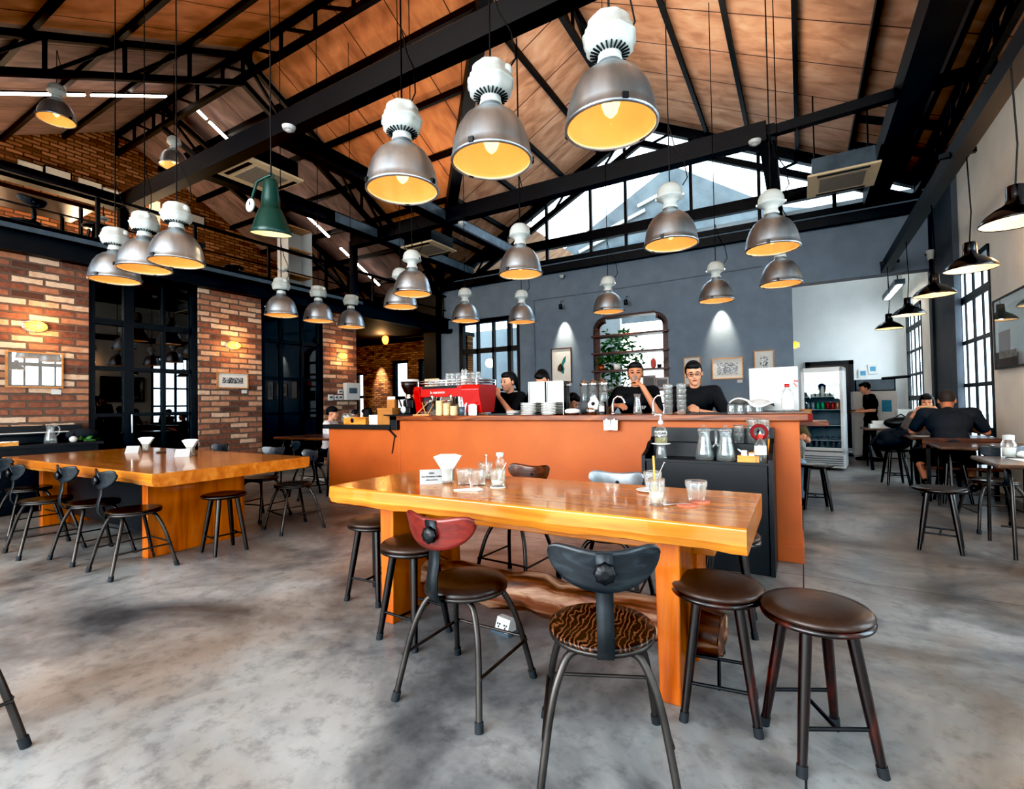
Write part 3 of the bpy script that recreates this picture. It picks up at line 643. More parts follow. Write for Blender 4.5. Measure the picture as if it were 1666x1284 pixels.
def make_chair(label, seat_m, back_m, seat='pad'):
    """school chair facing +y: two bent tube loops, round seat, flat steel strip carrying a curved ply back"""
    t = thing('chair', label, 'chair'); h = .49
    def loop(yf, yt, sx):
        pts = []; w0 = .225; w1 = .12; zt = h-.035
        for s_ in (-1, 1):
            seq = [(w0*s_, yf, 0), (w0*s_*.93+.0, yf+(yt-yf)*.2, zt*.25), (w0*s_*.80, yf+(yt-yf)*.55, zt*.66), (w1*s_*1.2, yf+(yt-yf)*.8, zt*.88), (w1*s_*.95, yf+(yt-yf)*.95, zt*.975), (w1*s_*.4, yt, zt)]
            pts += seq if s_ == -1 else seq[::-1]
        return pts
    rear = loop(-.235, -.11, 1); front = loop(.225, .10, 1)
    for lp in (rear, front):
        # smooth the loop
        P = [Vector(p) for p in lp]
        for _ in range(2):
            Q = [P[0]]
            for a, b in zip(P[:-1], P[1:]): Q += [a.lerp(b, .25), a.lerp(b, .75)]
            P = Q+[P[-1]]
        lgo = MB().tube(P, .0135, 12).build('leg_loop', M_iron, t)
        for e in (0, -1):
            d = (P[1]-P[0]) if e == 0 else (P[-2]-P[-1]); d.normalize()
            MB().tube([P[e]-d*.0, P[e]+d*.04], .018, 12).build('rubber_foot', M_rubber, lgo)
    if seat == 'pad':
        MB().lathe([(.02, h-.03), (.17, h-.03), (.186, h-.022), (.19, h-.008), (.184, h+.006), (.15, h+.016), (.08, h+.02), (.02, h+.021)], 36).build('seat', seat_m, t)
    else:
        MB().lathe([(.02, h-.016), (.188, h-.016), (.194, h-.006), (.19, h+.002), (.15, h-.001), (.02, h-.006)], 36).build('seat', seat_m, t)
    MB().lathe([(.18, h-.034), (.19, h-.03), (.193, h-.016), (.186, h-.014)], 36).build('seat_rim', M_iron, t)
    st = MB(); zs = .19
    for s_ in (-1, 1): st.tube([(s_*.208, -.20, zs), (s_*.208, .19, zs)], .007, 8)
    st.tube([(-.205, .19, zs+.01), (.205, .19, zs+.01)], .007, 8)
    st.build('stretcher', M_iron, t)
    prof = [(-.06, h-.037), (-.16, h-.036), (-.215, h-.022), (-.243, h+.02), (-.246, h+.08), (-.228, h+.15), (-.225, h+.2), (-.24, h+.27), (-.252, h+.33)]
    strip = MB(); w2 = .028; n = len(prof)
    vs = [(-w2, y, z) for y, z in prof]+[(w2, y, z) for y, z in prof]+[(-w2, y+.006, z+.001) for y, z in prof]+[(w2, y+.006, z+.001) for y, z in prof]
    fs = []
    for i in range(n-1): fs += [(i, i+1, n+i+1, n+i), (2*n+i, 3*n+i, 3*n+i+1, 2*n+i+1), (i, 2*n+i, 2*n+i+1, i+1), (n+i, n+i+1, 3*n+i+1, 3*n+i)]
    fs += [(n-1, 3*n-1, 4*n-1, 2*n-1)]
    strip.add(vs, fs, True).build('back_strip', M_steel if 0 else pbr_strip, t)
    KM = Matrix.Translation((0, -.245, h+.27)) @ RX(90)
    MB().lathe([(.012, -.02), (.02, 0), (.033, .003), (.035, .014), (.03, .024), (.012, .027)], 24, KM, wob=lambda a: 1+.09*math.cos(8*a)).build('back_knob', M_black, t)
    # curved plywood back with rounded wings
    bk = MB(); nu, nv = 28, 8; th = .011; grid = []
    for side in (0, 1):
        for i in range(nu+1):
            u = math.sin(PI/2*(-1+2*i/nu))*.9995
            top = .345-.012*(1-u*u)-.02*max(0, abs(u)-.86)/.14*1.0; bot = .205+.02*abs(u)**2.2+.075*max(0, abs(u)-.62)/.38*(.4+.6*max(0, abs(u)-.62)/.38)
            zc_ = .268+.05*u*u; hh = .068*(1-abs(u)**5)**.5*(1-.12*u*u); top = zc_+hh; bot = zc_-hh
            for j in range(nv+1):
                v = j/nv; z = h+bot+(top-bot)*v; x = u*.185
                y = -.238-.0*v+.052*u*u-.012*v+(th if side else 0)+.004
                grid.append((x, y, z))
    k = nv+1; o2 = (nu+1)*k; fs = []
    for i in range(nu):
        for j in range(nv):
            a = i*k+j; fs.append((a, a+k, a+k+1, a+1)); fs.append((o2+a, o2+a+1, o2+a+k+1, o2+a+k))
    for i in range(nu): fs += [(i*k, o2+i*k, o2+i*k+k, i*k+k), (i*k+nv, i*k+k+nv, o2+i*k+k+nv, o2+i*k+nv)]
    for j in range(nv): fs += [(j, j+1, o2+j+1, o2+j), (nu*k+j, o2+nu*k+j, o2+nu*k+j+1, nu*k+j+1)]
    bk.add(grid, fs, True); part_label(bk.build('backrest', back_m, t), 'curved plywood back')
    return t
pbr_strip = pbr('strip_steel', '#34383b', .42, .6, .3, 9)
G_ch = 'tube-legged school chairs'
CH = 'tube-legged school chair '
chA = make_chair(CH+'with reddish brown back and leather seat, front left of the near table', M_darkleather, M_redply)
chA.location = (-1.36, 1.86, 0); chA['group'] = G_ch
chB = make_chair(CH+'with black back and zebra-grained wooden seat, nearest the camera', M_wenge, M_blackply, 'ply')
chB.location = (-.655, 1.73, 0); chB.rotation_euler.z = R3(24); chB['group'] = G_ch
chC = make_chair(CH+'with brown wooden back, behind the near table by the bottle', M_blackwood, M_brownply, 'ply')
chC.location = (-1.83, 3.13, 0); chC.rotation_euler.z = R3(176); chC['group'] = G_ch
chD = make_chair(CH+'with silvery grey back, behind the near table beside the black cabinet', M_blackwood, M_greyply, 'ply')
chD.location = (-1.07, 3.02, 0); chD.rotation_euler.z = R3(186); chD['group'] = G_ch
chE = make_chair(CH+'at the right front corner of the far slab table', M_blackwood, M_blackply, 'ply')
chE.location = (-4.8, 1.93, 0); chE.rotation_euler.z = R3(-2); chE['group'] = G_ch
dup(chE, (-5.55, 1.92, 0), R3(2), CH+'second from the right along the front of the far slab table')
dup(chE, (-6.2, 1.78, 0), R3(-3), CH+'third from the right along the front of the far slab table')
dup(chE, (-7.3, 1.95, 0), R3(3), CH+'at the left end of the row along the far slab table')
dup(chE, (-4.78, 3.4, 0), R3(168), CH+'behind the far slab table near its right corner')
dup(chE, (-5.6, 3.55, 0), R3(190), CH+'half hidden behind the middle of the far slab table')
q_ = (-2.614, 0.636, 0.000)
dup(chE, (q_[0]-.25, q_[1]-.16, 0), R3(0), CH+'of which one leg shows at the lower left edge of the photo')
chF = dup(chE, (-6.9, 3.6, 0), R3(182), CH+'deep behind the left half of the far slab table')

# ================================================================== COUNTER
ct = thing('bar_counter', 'long orange plastered bar counter with an oak top and a lower black-topped left end', 'counter', (-2.8, 4.8, 0))
def off(mb): return mb
X0, X1, XM = -5.62+2.8, -.02+2.8, -4.31+2.8
MB().bx(X0, -.25, 0, XM, .30, 1.02).bx(XM, -.25, 0, X1, .30, 1.135).build('body', M_orange, ct, .008)
part_label(MB().bx(X1-.27, -.262, 0, X1+.008, .31, .14).build('plinth', M_orange, ct, .004), 'orange plinth at the right end')
part_label(MB().bx(XM-.12, -.30, 1.135, X1+.06, .34, 1.19).build('worktop', M_oak, ct, .006), 'oak top with worn front edge')
part_label(MB().bx(X0-.06, -.30, 1.02, XM-.1, .34, 1.075).bx(XM-.12, -.30, 1.02, XM-.0, -.25, 1.19).build('lower_worktop', M_navy, ct, .005), 'black slate top of the low end')
part_label(MB().bar((XM-.17, -.262, 1.02), (XM-.05, -.262, .93), .012, .02).bar((XM-.07, -.262, .94), (XM-.12, -.262, .72), .008, .008).build('bracket', M_steel, ct), 'black bracket with a dangling strap')
# staff-side bench behind the counter
sb = thing('service_bench', 'dark service bench running behind the orange counter', 'bench', (-2.4, 6.75, 0))
MB().bx(-2.4, -.05, .0, 1.6, .45, .86).build('cabinet', M_darkwall, sb)
MB().bx(-2.42, -.07, .86, 1.62, .47, .90).build('worktop', M_steel, sb)
# black self-service cabinet at the right front of the counter
cb = thing('water_station', 'black stepped self-service cabinet standing against the right end of the orange counter', 'cabinet', (-.68, 4.32, 0))
side = [(-.225, 0), (.2, 0), (.2, 1.08), (.12, 1.08), (.10, 1.0), (.06, .97), (-.02, .96), (-.10, .90), (-.225, .86)]
MS = Matrix(((0, 0, 1, 0), (1, 0, 0, 0), (0, 1, 0, 0), (0, 0, 0, 1)))
part = MB().bx(-.45, -.215, .0, .45, .19, .815).build('body', M_navy, cb, .003)
for x in (-.485, .455): MB().prism(side, .03, Matrix.Translation((x, 0, 0)) @ MS).build('side_panel', M_navy, cb)
MB().bx(-.45, .17, .8, .45, .2, 1.075).build('back_panel', M_navy, cb)
MB().bx(-.455, -.222, .815, .455, .19, .835).build('shelf', M_navy, cb)
MB().bx(-.455, .03, .835, .455, .17, .955).build('upper_shelf', M_navy, cb, .003)
part_label(MB().bx(.448, -.05, .86, .456, .06, 1.0).build('panel_patch', pbr('yellow_patch', '#d98f1e', .6), cb), 'small yellow patch')
# low console against the left brick wall
cs = thing('wall_console', 'low black console with a raised back along the brick wall at the far left', 'cabinet', (-9.1, .6, 0))
MB().bx(-.38, -2.6, 0, .3, 2.5, .84).build('body', M_navy, cs)
MB().bx(-.38, -2.65, .84, .33, 2.55, .88).build('worktop', M_navy, cs)
MB().bx(-.38, -2.65, .88, -.28, 2.5, 1.12).bx(-.28, -2.6, 1.0, -.12, 2.5, 1.02).build('back_ledge', M_navy, cs)

# ================================================================== TABLES AND SEATS AT THE RIGHT AND BACK
def make_cafe_table(label, w, d, h, m):
    t = thing('cafe_table', label, 'table')
    MB().bx(-w/2, -d/2, h-.035, w/2, d/2, h).build('tabletop', m, t, .012)
    for s_ in (-1, 1):
        x = s_*(w/2-.1)
        P = [(x, -d/2+.06, 0), (x, -d/2+.09, h*.75), (x, -d/2+.13, h-.07), (x, -d/2+.2, h-.045), (x, d/2-.2, h-.045), (x, d/2-.13, h-.07), (x, d/2-.09, h*.75), (x, d/2-.06, 0)]
        MB().tube(P, .014, 10).build('leg_loop', M_iron, t)
    MB().tube([(-w/2+.1, 0, .2), (w/2-.1, 0, .2)], .008, 8).build('stretcher', M_iron, t)
    return t
M_tabletop = wood('worn_walnut', '#3a2418', '#5f4330', '#7d6250', 3, (.5, 4, 4), .3, .3)
ct1 = make_cafe_table('walnut-topped tube-legged table at the right edge, with napkins and a jar on it', .95, .75, .76, M_tabletop)
ct1.location = (1.81, 5.72, 0); ct1['group'] = 'walnut tables along the windows'
dup(ct1, (1.78, 7.45, 0), 0, 'walnut-topped table just behind the wooden chair back, second from the right edge')
dup(ct1, (1.75, 8.95, 0), 0, 'walnut table between the couple eating by the windows')
dup(ct1, (1.45, 11.4, 0), 0, 'table holding dark trays and boxes behind the bag, by the far window')
chE2 = dup(chE, (1.6, 6.55, 0), R3(10), CH+'between the two walnut tables at the right')
dup(chE, (1.75, 4.95, 0), R3(-4), CH+'drawn up to the walnut table at the right edge')
bt = make_cafe_table('reddish wooden table at the passage, with a white napkin holder', 1.3, .8, .86, M_brownply)
bt.location = (-6.6, 5.2, 0)
dup(chE, (-6.25, 4.72, 0), R3(-20), CH+'in front of the reddish table left of the counter')

# ================================================================== LAMPS
def make_bell(label, style='block', power=1.1):
    """aluminium bell pendant, origin at the centre of its mouth"""
    t = thing('pendant_lamp', label, 'lamp')
    out = [(.236, 0), (.250, .004), (.251, .014), (.246, .02), (.241, .06), (.228, .13), (.203, .20), (.165, .26), (.12, .298), (.085, .315), (.07, .335), (.066, .352)]
    ins = [(.240, .012), (.232, .06), (.219, .13), (.194, .195), (.156, .25), (.11, .288), (.06, .3), (.01, .302)]
    MB().lathe(out, 40, cap=(False, True)).build('shade', M_alu, t)
    MB().lathe(ins, 40, cap=(False, False)).build('reflector', M_warmin, t)
    MB().lathe([(.005, .022), (.238, .020)], 40, cap=(False, False)).build('diffuser', M_difglass, t)
    MB().lathe([(.012, .06), (.035, .085), (.05, .13), (.045, .18), (.025, .22), (.02, .27)], 20).build('bulb', M_bulb, t)
    for a in (0, 120, 240):
        M = RZ(a+25) @ Matrix.Translation((.252, 0, .022)); MB().box((0, 0, 0), (.016, .03, .03), M).build('clip', M_black, t)
    if style == 'block':
        MB().lathe([(.062, .345), (.07, .36), (.062, .39), (.066, .405)], 28).build('neck', M_white, t)
        wob = lambda a: 1+.035*math.cos(8*a)+.03*math.cos(2*a)
        g = MB().lathe([(.06, .40), (.105, .41), (.128, .437), (.133, .478), (.142, .482), (.142, .49), (.133, .494), (.128, .527), (.118, .53), (.112, .575), (.095, .597), (.03, .604)], 32, wob=wob)
        g.ell((.11, 0, .545), (.035, .035, .04))
        g.build('gear_housing', M_white, t)
        v = MB()
        for k in range(24):
            M = RZ(k*15) @ Matrix.Translation((.085, 0, .404)) @ RY(-13); v.box((0, 0, 0), (.042, .008, .01), M)
        part_label(v.build('vent', M_black, t), 'ring of vent slots'); top = .604
    else:
        MB().lathe([(.062, .345), (.075, .36), (.062, .385), (.06, .41), (.09, .435), (.12, .448), (.126, .456), (.12, .468), (.116, .51), (.10, .55), (.07, .58), (.02, .59)], 32).build('gear_housing', M_white, t)
        [part_label(MB().box((x_, 0, .46), (.03, .02, .02)).build('latch', M_chrome, t), 'metal latch') for x_ in (.118, -.118)]; top = .59
    l = point('lamp_light', (0, 0, .1), power, (1., .66, .36), .05, t)
    t['top'] = top
    return t
M_difglass = glass('lamp_glass', '#ffe9c4', 1., .1, .05, .3)
BELLS = [ # x, y, rz, style, label
 ((-.85, 2.55), 40, 'block', 'largest silver bell pendant lamp, right of the three big ones overhead'),
 ((-1.60, 2.52), 10, 'block', 'middle one of the three big silver bell pendant lamps overhead'),
 ((-2.34, 2.53), -20, 'block', 'leftmost of the three big silver bell pendant lamps overhead'),
 ((-1.03, 4.77), 0, 'dome', 'silver bell pendant lamp against the bright glazed gable, left of the pair at right'),
 ((-.21, 5.47), 0, 'dome', 'silver bell pendant lamp hiding the foot of the roof post, above another one'),
 ((-.19, 7.19), 0, 'dome', 'silver bell pendant lamp half hidden beneath a bigger one at right'),
 ((-2.74, 4.89), 0, 'dome', 'silver bell pendant lamp in front of the left corner of the glazed gable'),
 ((-4.41, 4.93), 0, 'dome', 'silver bell pendant lamp overlapping another one, left of the grey wall'),
 ((-5.13, 5.47), 0, 'dome', 'silver bell pendant lamp partly hidden behind its neighbour, left of the grey wall'),
 ((-5.07, 7.03), 0, 'dome', 'small silver bell pendant lamp above the left part of the tall black window'),
 ((-4.32, 7.73), 0, 'dome', 'small silver bell pendant lamp above the right part of the tall black window'),
 ((-2.68, 7.70), 0, 'dome', 'small silver bell pendant lamp at the top left corner of the shelved wall opening'),
 ((-1.05, 7.81), 0, 'dome', 'silver bell pendant lamp on the plain grey wall right of the shelved opening'),
 ((-7.13, 4.88), 0, 'block', 'leftmost of three small silver bell pendant lamps before the brick pier'),
 ((-7.09, 5.55), 15, 'block', 'middle one of three small silver bell pendant lamps before the last brick pier'),
 ((-7.16, 6.32), 30, 'block', 'rightmost of three small silver bell pendant lamps, over the last brick pier'),
 ((-5.40, 2.54), 20, 'block', 'front one of the cluster of three silver bell pendant lamps at left'),
 ((-5.93, 2.48), -10, 'block', 'middle one of the cluster of three silver bell pendant lamps at left'),
 ((-6.70, 2.51), 35, 'block', 'hindmost of the cluster of three silver bell pendant lamps at left'),
]
protos = {}
GB = 'silver bell pendant lamps'
for (x, y), rz, st, lab in BELLS:
    if st not in protos: o = make_bell(lab, st); protos[st] = o
    else: o = dup(protos[st], label=lab)
    o.location = (x, y, 2.79); o.rotation_euler.z = R3(rz); o['group'] = GB
    top = o['top']; zt = roofz(x, y)-2.79
    c = MB().tube([(0, 0, top-.01), (0, 0, zt)], .006, 6)
    c.tube([(.12, 0, .55), (.16, .02, .62), (.13, .03, .8), (.05, .02, .95), (.005, 0, 1.15)], .005, 6)
    c.build('cord', M_cord, o)
for (x, y, z, lab) in ((-10.2, 3.04, 6.0, 'silver bell pendant lamp high up beneath the bright tube at the upper left'), (-10.4, 4.85, 6.05, 'silver bell pendant lamp high over the upper floor, cut by the black girder')):
    o = dup(protos['dome'], (x, y, z), 0, lab, GB)
    MB().tube([(0, 0, .64), (0, 0, roofz(x, y)-z)], .006, 6).build('cord', M_cord, o)
# green industrial lamp, tilted
g = thing('pendant_lamp', 'dark green conical factory lamp with a white ring, hanging at left', 'lamp', (-5.17, 3.42, 3.3))
M_green = pbr('green_enamel', '#0f4038', .35, 0, .15, 5, coat=.3)
gm = Matrix.Rotation(R3(9), 4, Vector((.6, .8, 0)))
def xf(mb): mb.v = [tuple(gm @ Vector(p)) for p in mb.v]; return mb
xf(MB().lathe([(.215, -.004), (.222, .0), (.20, .06), (.165, .16), (.13, .25), (.112, .28), (.1, .285), (.1, .38), (.085, .47), (.08, .56), (.06, .6), (.02, .61)], 36, cap=(False, True))).build('shade', M_green, g)
xf(MB().lathe([(.217, .004), (.195, .06), (.158, .16), (.12, .25), (.06, .27), (.01, .272)], 36, cap=(False, False))).build('reflector', M_warmin, g)
xf(MB().lathe([(.012, .08), (.04, .12), (.04, .18), (.02, .23)], 16)).build('bulb', M_bulb, g)
part_label(MB().lathe([(.062, -.01), (.075, -.01), (.078, 0), (.075, .01), (.062, .01)], 28, Matrix.Translation((-.19, -.13, .33)) @ RY(-60) @ RX(90)).build('ring', M_white, g), 'white ring')
MB().tube([(-.19, -.13, .33), (-.17, -.11, .45), (-.13, -.09, .6), (-.05, -.03, .66), (0, 0, .68)], .018, 10).tube([(0, 0, .6), (.05, 0, .66), (.0, 0, .72), (-.03, 0, .66)], .01, 8).build('hanger', M_green, g)
MB().tube([(0, 0, .68), (0, 0, roofz(-5.17, 3.42)-3.3)], .008, 6).build('cord', M_cord, g)
point('lamp_light', (0, 0, .1), 2.2, (1., .78, .5), .05, g)
# black enamel pendants along the window wall
def make_black(label):
    t = thing('pendant_lamp', label, 'lamp')
    MB().lathe([(.216, -.003), (.222, .0), (.222, .008), (.21, .03), (.18, .065), (.13, .105), (.085, .13), (.062, .15), (.056, .2), (.056, .27), (.05, .28), (.02, .285)], 36, cap=(False, True)).build('shade', pbr_blackenam, t)
    MB().lathe([(.216, .004), (.203, .03), (.172, .062), (.125, .098), (.06, .125), (.01, .126)], 36, cap=(False, False)).build('reflector', M_warmin2, t)
    MB().lathe([(.01, .02), (.035, .045), (.03, .09), (.015, .12)], 16).build('bulb', M_bulb, t)
    point('lamp_light', (0, 0, .05), 5, (1., .82, .58), .04, t)
    return t
pbr_blackenam = pbr('black_enamel', '#0b0e12', .25, 0, .1, coat=.5)
M_warmin2 = pbr('white_lamp_inside', '#f2e2c8', .5, 0, .05, 4, emis=.25, emc='#ffc27a')
BL = [(1.45, 5.17, 'black enamel pendant lamp cut off by the right edge of the photo, nearest'), (1.55, 6.81, 'black enamel pendant lamp, second from the right in the row before the windows'), (1.52, 8.26, 'black enamel pendant lamp, middle of the row of five before the windows'), (1.51, 9.99, 'black enamel pendant lamp, second smallest of the row before the windows'), (1.47, 11.67, 'smallest and farthest black enamel pendant lamp, before the white back wall')]
p0 = None
for x, y, lab in BL:
    if p0 is None: p0 = make_black(lab); o = p0
    else: o = dup(p0, label=lab)
    o.location = (x, y, 2.63); o['group'] = 'black pendant lamps in a row'
    MB().tube([(0, 0, .28), (.02, 0, .6), (.0, 0, 3.86-2.63)], .006, 6).build('cord', M_cord, o)
MB().bx(1.42, 4.6, 3.84, 1.56, 12.2, 3.96)
rl = thing('lamp_beam', 'long black steel beam along the window wall that carries the row of black lamps', 'beam', (1.5, 8.4, 3.9))
MB().bx(-.07, -4.5, -.09, .07, 3.8, .09).build('beam', M_steel, rl)
MB().box((.0, 3.2, -.02), (.3, .05, .05)).box((0, -1.5, 0), (.3, .05, .05)).build('bracket', M_steel, rl)
# led lines following the slopes of the side roof
XD = -11.7
def led(name, label, pts, w=.07):
    t = thing('line_light', label, 'light')
    for a, b in pts:
        pa = (XD, a, roofz(XD, a)-.20); pb = (XD, b, roofz(XD, b)-.20)
        MB().bar(pa, pb, w, .03).build('tube', M_led, t)
        q = Vector((0, 0, .035)); MB().bar(Vector(pa)+q, Vector(pb)+q, w*.7, .03).build('housing', M_steel, t)
led('a', 'glowing white tube light line at the upper left edge, on the near roof slope', [(.4, 2.4), (2.55, 3.9), (4.0, 5.3)])
led('b', 'short glowing tube light line between the roof ridge and the big black girder', [(5.95, 6.15), (6.2, 7.15)])
led('c', 'glowing tube light line right of the green lamp, upper piece', [(8.3, 9.1), (9.14, 9.55)])
led('d', 'glowing tube light line sloping down, lowest piece nearest the grey wall', [(9.95, 10.25), (10.3, 11.0), (11.04, 11.5)])
# oval cage sconces
def sconce(label, loc, rz):
    t = thing('wall_sconce', label, 'lamp', loc, rz)
    MB().ell((0, .0, 0), (.15, .03, .09)).build('base', M_white, t)
    MB().ell((0, -.05, 0), (.125, .07, .075)).build('globe', M_amberglow, t)
    c = MB()
    for z in (-.04, .0, .04): c.tube([(-.13, -.02, z), (-.09, -.1, z), (0, -.128, z), (.09, -.1, z), (.13, -.02, z)], .005, 6)
    c.tube([(0, -.02, -.085), (0, -.1, -.06), (0, -.128, 0), (0, -.1, .06), (0, -.02, .085)], .005, 6)
    c.build('cage', M_ash, t)
    point('sconce_light', (0, -.22, 0), 9, (1., .56, .24), .06, t)
    return t
M_amberglow = glow('amber_globe', '#ffc25c', 2.6, '#ff8a25')
GS = 'oval caged wall lamps'
s0 = sconce('oval glowing wall lamp on the leftmost brick pier, above the big white print', (XL, 2.6, 2.55), R3(90)); s0['group'] = GS
dup(s0, (XL, 5.46, 2.55), R3(90), 'oval glowing wall lamp on the middle brick pier, above the small black print')
dup(s0, (XL, 8.08, 2.55), R3(90), 'oval glowing wall lamp on the last brick pier, above the grey fuse box')
dup(s0, (-.14, YG+.16, (-0.037, 12.200, 2.504)[2]), R3(90), 'round glowing wall lamp at the right end edge of the grey wall')
dup(s0, (2.3, 7.35, 3.05), R3(-90), 'assumed wall lamp added for the warm glow on the cream wall above the leaning picture, at the right edge')  # assumed sconce, added to carry a warm light onto this wall
dup(s0, (2.3, 6.95, 1.25), R3(-90), 'assumed low wall lamp added for the warm glow on the cream wall beside the table at the right edge')  # second assumed sconce, added for the lower warm patch
# small hanging bulb lamp in the passage
pl_ = thing('pendant_lamp', 'small glowing amber glass pendant in the brick passage', 'lamp', (-11.556, 11.600, 3.482))
MB().lathe([(.05, -.14), (.09, -.08), (.11, .02), (.09, .1), (.04, .13)], 20).build('glass_shade', M_amberglow, pl_)
MB().lathe([(.03, .13), (.05, .14), (.04, .2), (.01, .21)], 16).tube([(0, 0, .2), (0, 0, 1.0)], .006, 6).build('cord', M_cord, pl_)
point('pendant_light', (0, -.2, -.1), 22, (1., .62, .28), .08, pl_)
# little black wall spots with their beams
def spot(label, loc, tgt, e=160, ang=46):
    t = thing('spot_lamp', label, 'lamp', loc)
    d = (Vector(tgt)-Vector(loc)).normalized(); M = d.to_track_quat('Z', 'Y').to_matrix().to_4x4()
    MB().lathe([(.03, -.07), (.045, -.06), (.05, .06), (.045, .065), (.04, .05)], 18, M).build('can', M_black, t)
    MB().tube([(0, 0, .02), (0, .05, .16), (0, .2, .18)], .008, 6).build('arm', M_black, t)
    part_label(MB().lathe([(.002, .052), (.038, .052)], 16, M, cap=(False, False)).build('lens', M_bulb, t), 'lit lens')
    point('spot_light', tuple(d*.075), e, (1., .86, .66), .02, t, 'SPOT', d.to_track_quat('-Z', 'Y').to_euler(), ang, .9)
    return t
for px_, lab in (((-5.486, 11.950, 3.909), 'small black wall spot shining on the grey wall above the bird picture'), ((-3.708, 11.950, 3.809), 'small black wall spot above the shelved wall opening'), ((-1.545, 11.950, 3.770), 'small black wall spot behind the lamp on the plain grey wall')):
    spot(lab, px_, (px_[0], 12.22, px_[2]-1.0))
sp_ = (-13.161, 12.600, 3.235); spot('small black spot raking the rough brick at the end of the passage', sp_, (sp_[0], 13.0, sp_[2]-1.2), 260, 50)

# ================================================================== THINGS ON TABLES AND COUNTER
ZT = .82   # top of the near slab table
def at(o, x, y, z, rz=0): o.location = (x, y, z); o.rotation_euler.z = R3(rz); return o
def tumbler(label, r0=.031, r1=.042, h=.095, group=None, fill=None, facet=True):
    t = thing('glass', label, 'glass', group=group)
    wob = (lambda a: 1+.025*math.cos(9*a)) if facet else None
    MB().lathe([(r0*.2, .0), (r0, .0), (r0*1.02, .004), ((r0+r1)/2, h*.55), (r1, h*.8), (r1, h), (r1-.003, h), (r1-.004, h*.8), (r0-.004, .014), (r0*.2, .012)], 36, wob=wob).build('tumbler', M_glass, t)
    if fill:
        MB().lathe([(r0*.2, .013), (r0-.005, .015), (r0+(r1-r0)*.4-.004, h*fill), (r0*.2, h*fill)], 24).build('drink', M_milk, t)
    return t
def napkin_fan(label, cat='napkin holder'):
    t = thing('napkin_glass', label, cat)
    MB().lathe([(.01, 0), (.036, 0), (.037, .006), (.045, .1), (.043, .1), (.034, .012), (.01, .012)], 28).build('glass_cup', M_glass, t)
    random.seed(3); mb = MB()
    for i in range(16):
        a = -1+2*i/15; y = -.022+.044*i/15
        vs = [(-.03, y, .02), (.03, y, .02), (.036, y, .09), (.085, y+.01*math.sin(i*2), .168+random.uniform(-.003, .003)), (.05, y, .178+random.uniform(0, .004)), (0, y, .181), (-.05, y, .178+random.uniform(0, .004)), (-.085, y+.012*math.sin(i*3), .166+random.uniform(-.003, .003)), (-.036, y, .09)]
        mb.add(vs, [tuple(range(9))]); mb.add([(p[0]*.98, p[1]+.0016, p[2]) for p in vs], [tuple(range(9))[::-1]])
    mb.build('napkins', M_paper, t)
    return t
def tent_card(label, lines=None):
    t = thing('table_card', label, 'sign')
    mb = MB(); w, h, d = .145, .085, .045
    mb.add([(-w/2, -d, 0), (w/2, -d, 0), (w/2, 0, h), (-w/2, 0, h), (w/2, d, 0), (-w/2, d, 0)], [(0, 1, 2, 3), (3, 2, 4, 5), (0, 5, 4, 1), (1, 4, 2), (0, 3, 5)])
    mb.build('card', M_card, t)
    if lines:
        ang = math.atan2(h, d)
        for i, (s_, sz) in enumerate(lines):
            k = .72-.22*i; text('lettering', s_, sz, M_ink, t, (0, -d*(1-k)-.0012, h*k+.0006), (ang, 0, 0), .0003)
    return t
at(tent_card('white folded table card with printed lines, beside the napkins on the near table', [('WIFI', .017), ('The Workshop Coffee', .0135), ('coffee workshop', .011)]), *(-2.011, 2.402, 0.820)[:2], ZT, 8+33)
nf = at(napkin_fan('glass stuffed with a fan of white napkins on the near table'), *(-1.900, 2.426, 0.820)[:2], ZT, 25)
GT = 'faceted tumblers on the near table'
g1 = at(tumbler('empty faceted glass right beside the napkins on the near table', .036, .046, .10, GT), *(-1.780, 2.429, 0.820)[:2], ZT)
g2 = dup(g1, (-1.684, 2.448, 0.820)[:2]+(ZT,), 0, 'second empty faceted glass right of the napkins on the near table')
g3 = at(tumbler('glass with a pale drink and a long spoon, behind the other glasses', .036, .048, .115, GT, .35), *(-1.768, 2.648, 0.820)[:2], ZT)
MB().tube([(.01, 0, .02), (-.0, .01, .15)], .003, 6).ell((-.001, .01, .152), (.008, .004, .014)).build('spoon', M_chrome, g3)
g4 = at(tumbler('glass of milky drink with a straw on a coaster, beside the bottle', .037, .046, .105, GT, .33), *(-1.544, 2.440, 0.820)[:2], ZT+.004)
MB().tube([(-.01, 0, .02), (.05, .015, .14)], .003, 8).build('straw', M_paper, g4)
cst = MB().lathe([(.01, 0), (.047, 0), (.047, .004), (.01, .004)], 28).build('coaster', M_paper); at(cst, *(-1.544, 2.440, 0.820)[:2], ZT); tag(cst, 'pale round coaster under the glass with a straw', 'coaster')
bo = thing('bottle', 'clear glass bottle with a white cap at the back of the near table', 'bottle', (-1.681, 2.687, 0.820)[:2]+(ZT,))
MB().lathe([(.008, .002), (.03, .002), (.031, .008), (.031, .115), (.029, .13), (.022, .142), (.021, .155)], 28, wob=lambda a: 1+.015*math.cos(14*a)).build('body', M_glass, bo)
MB().lathe([(.008, .01), (.027, .01), (.027, .09), (.008, .09)], 20).build('syrup', pbr('amber_syrup', '#d8a56a', .3, trans=.6), bo)
MB().lathe([(.022, .152), (.024, .154), (.024, .176), (.005, .178)], 24).build('cap', M_plastic, bo)
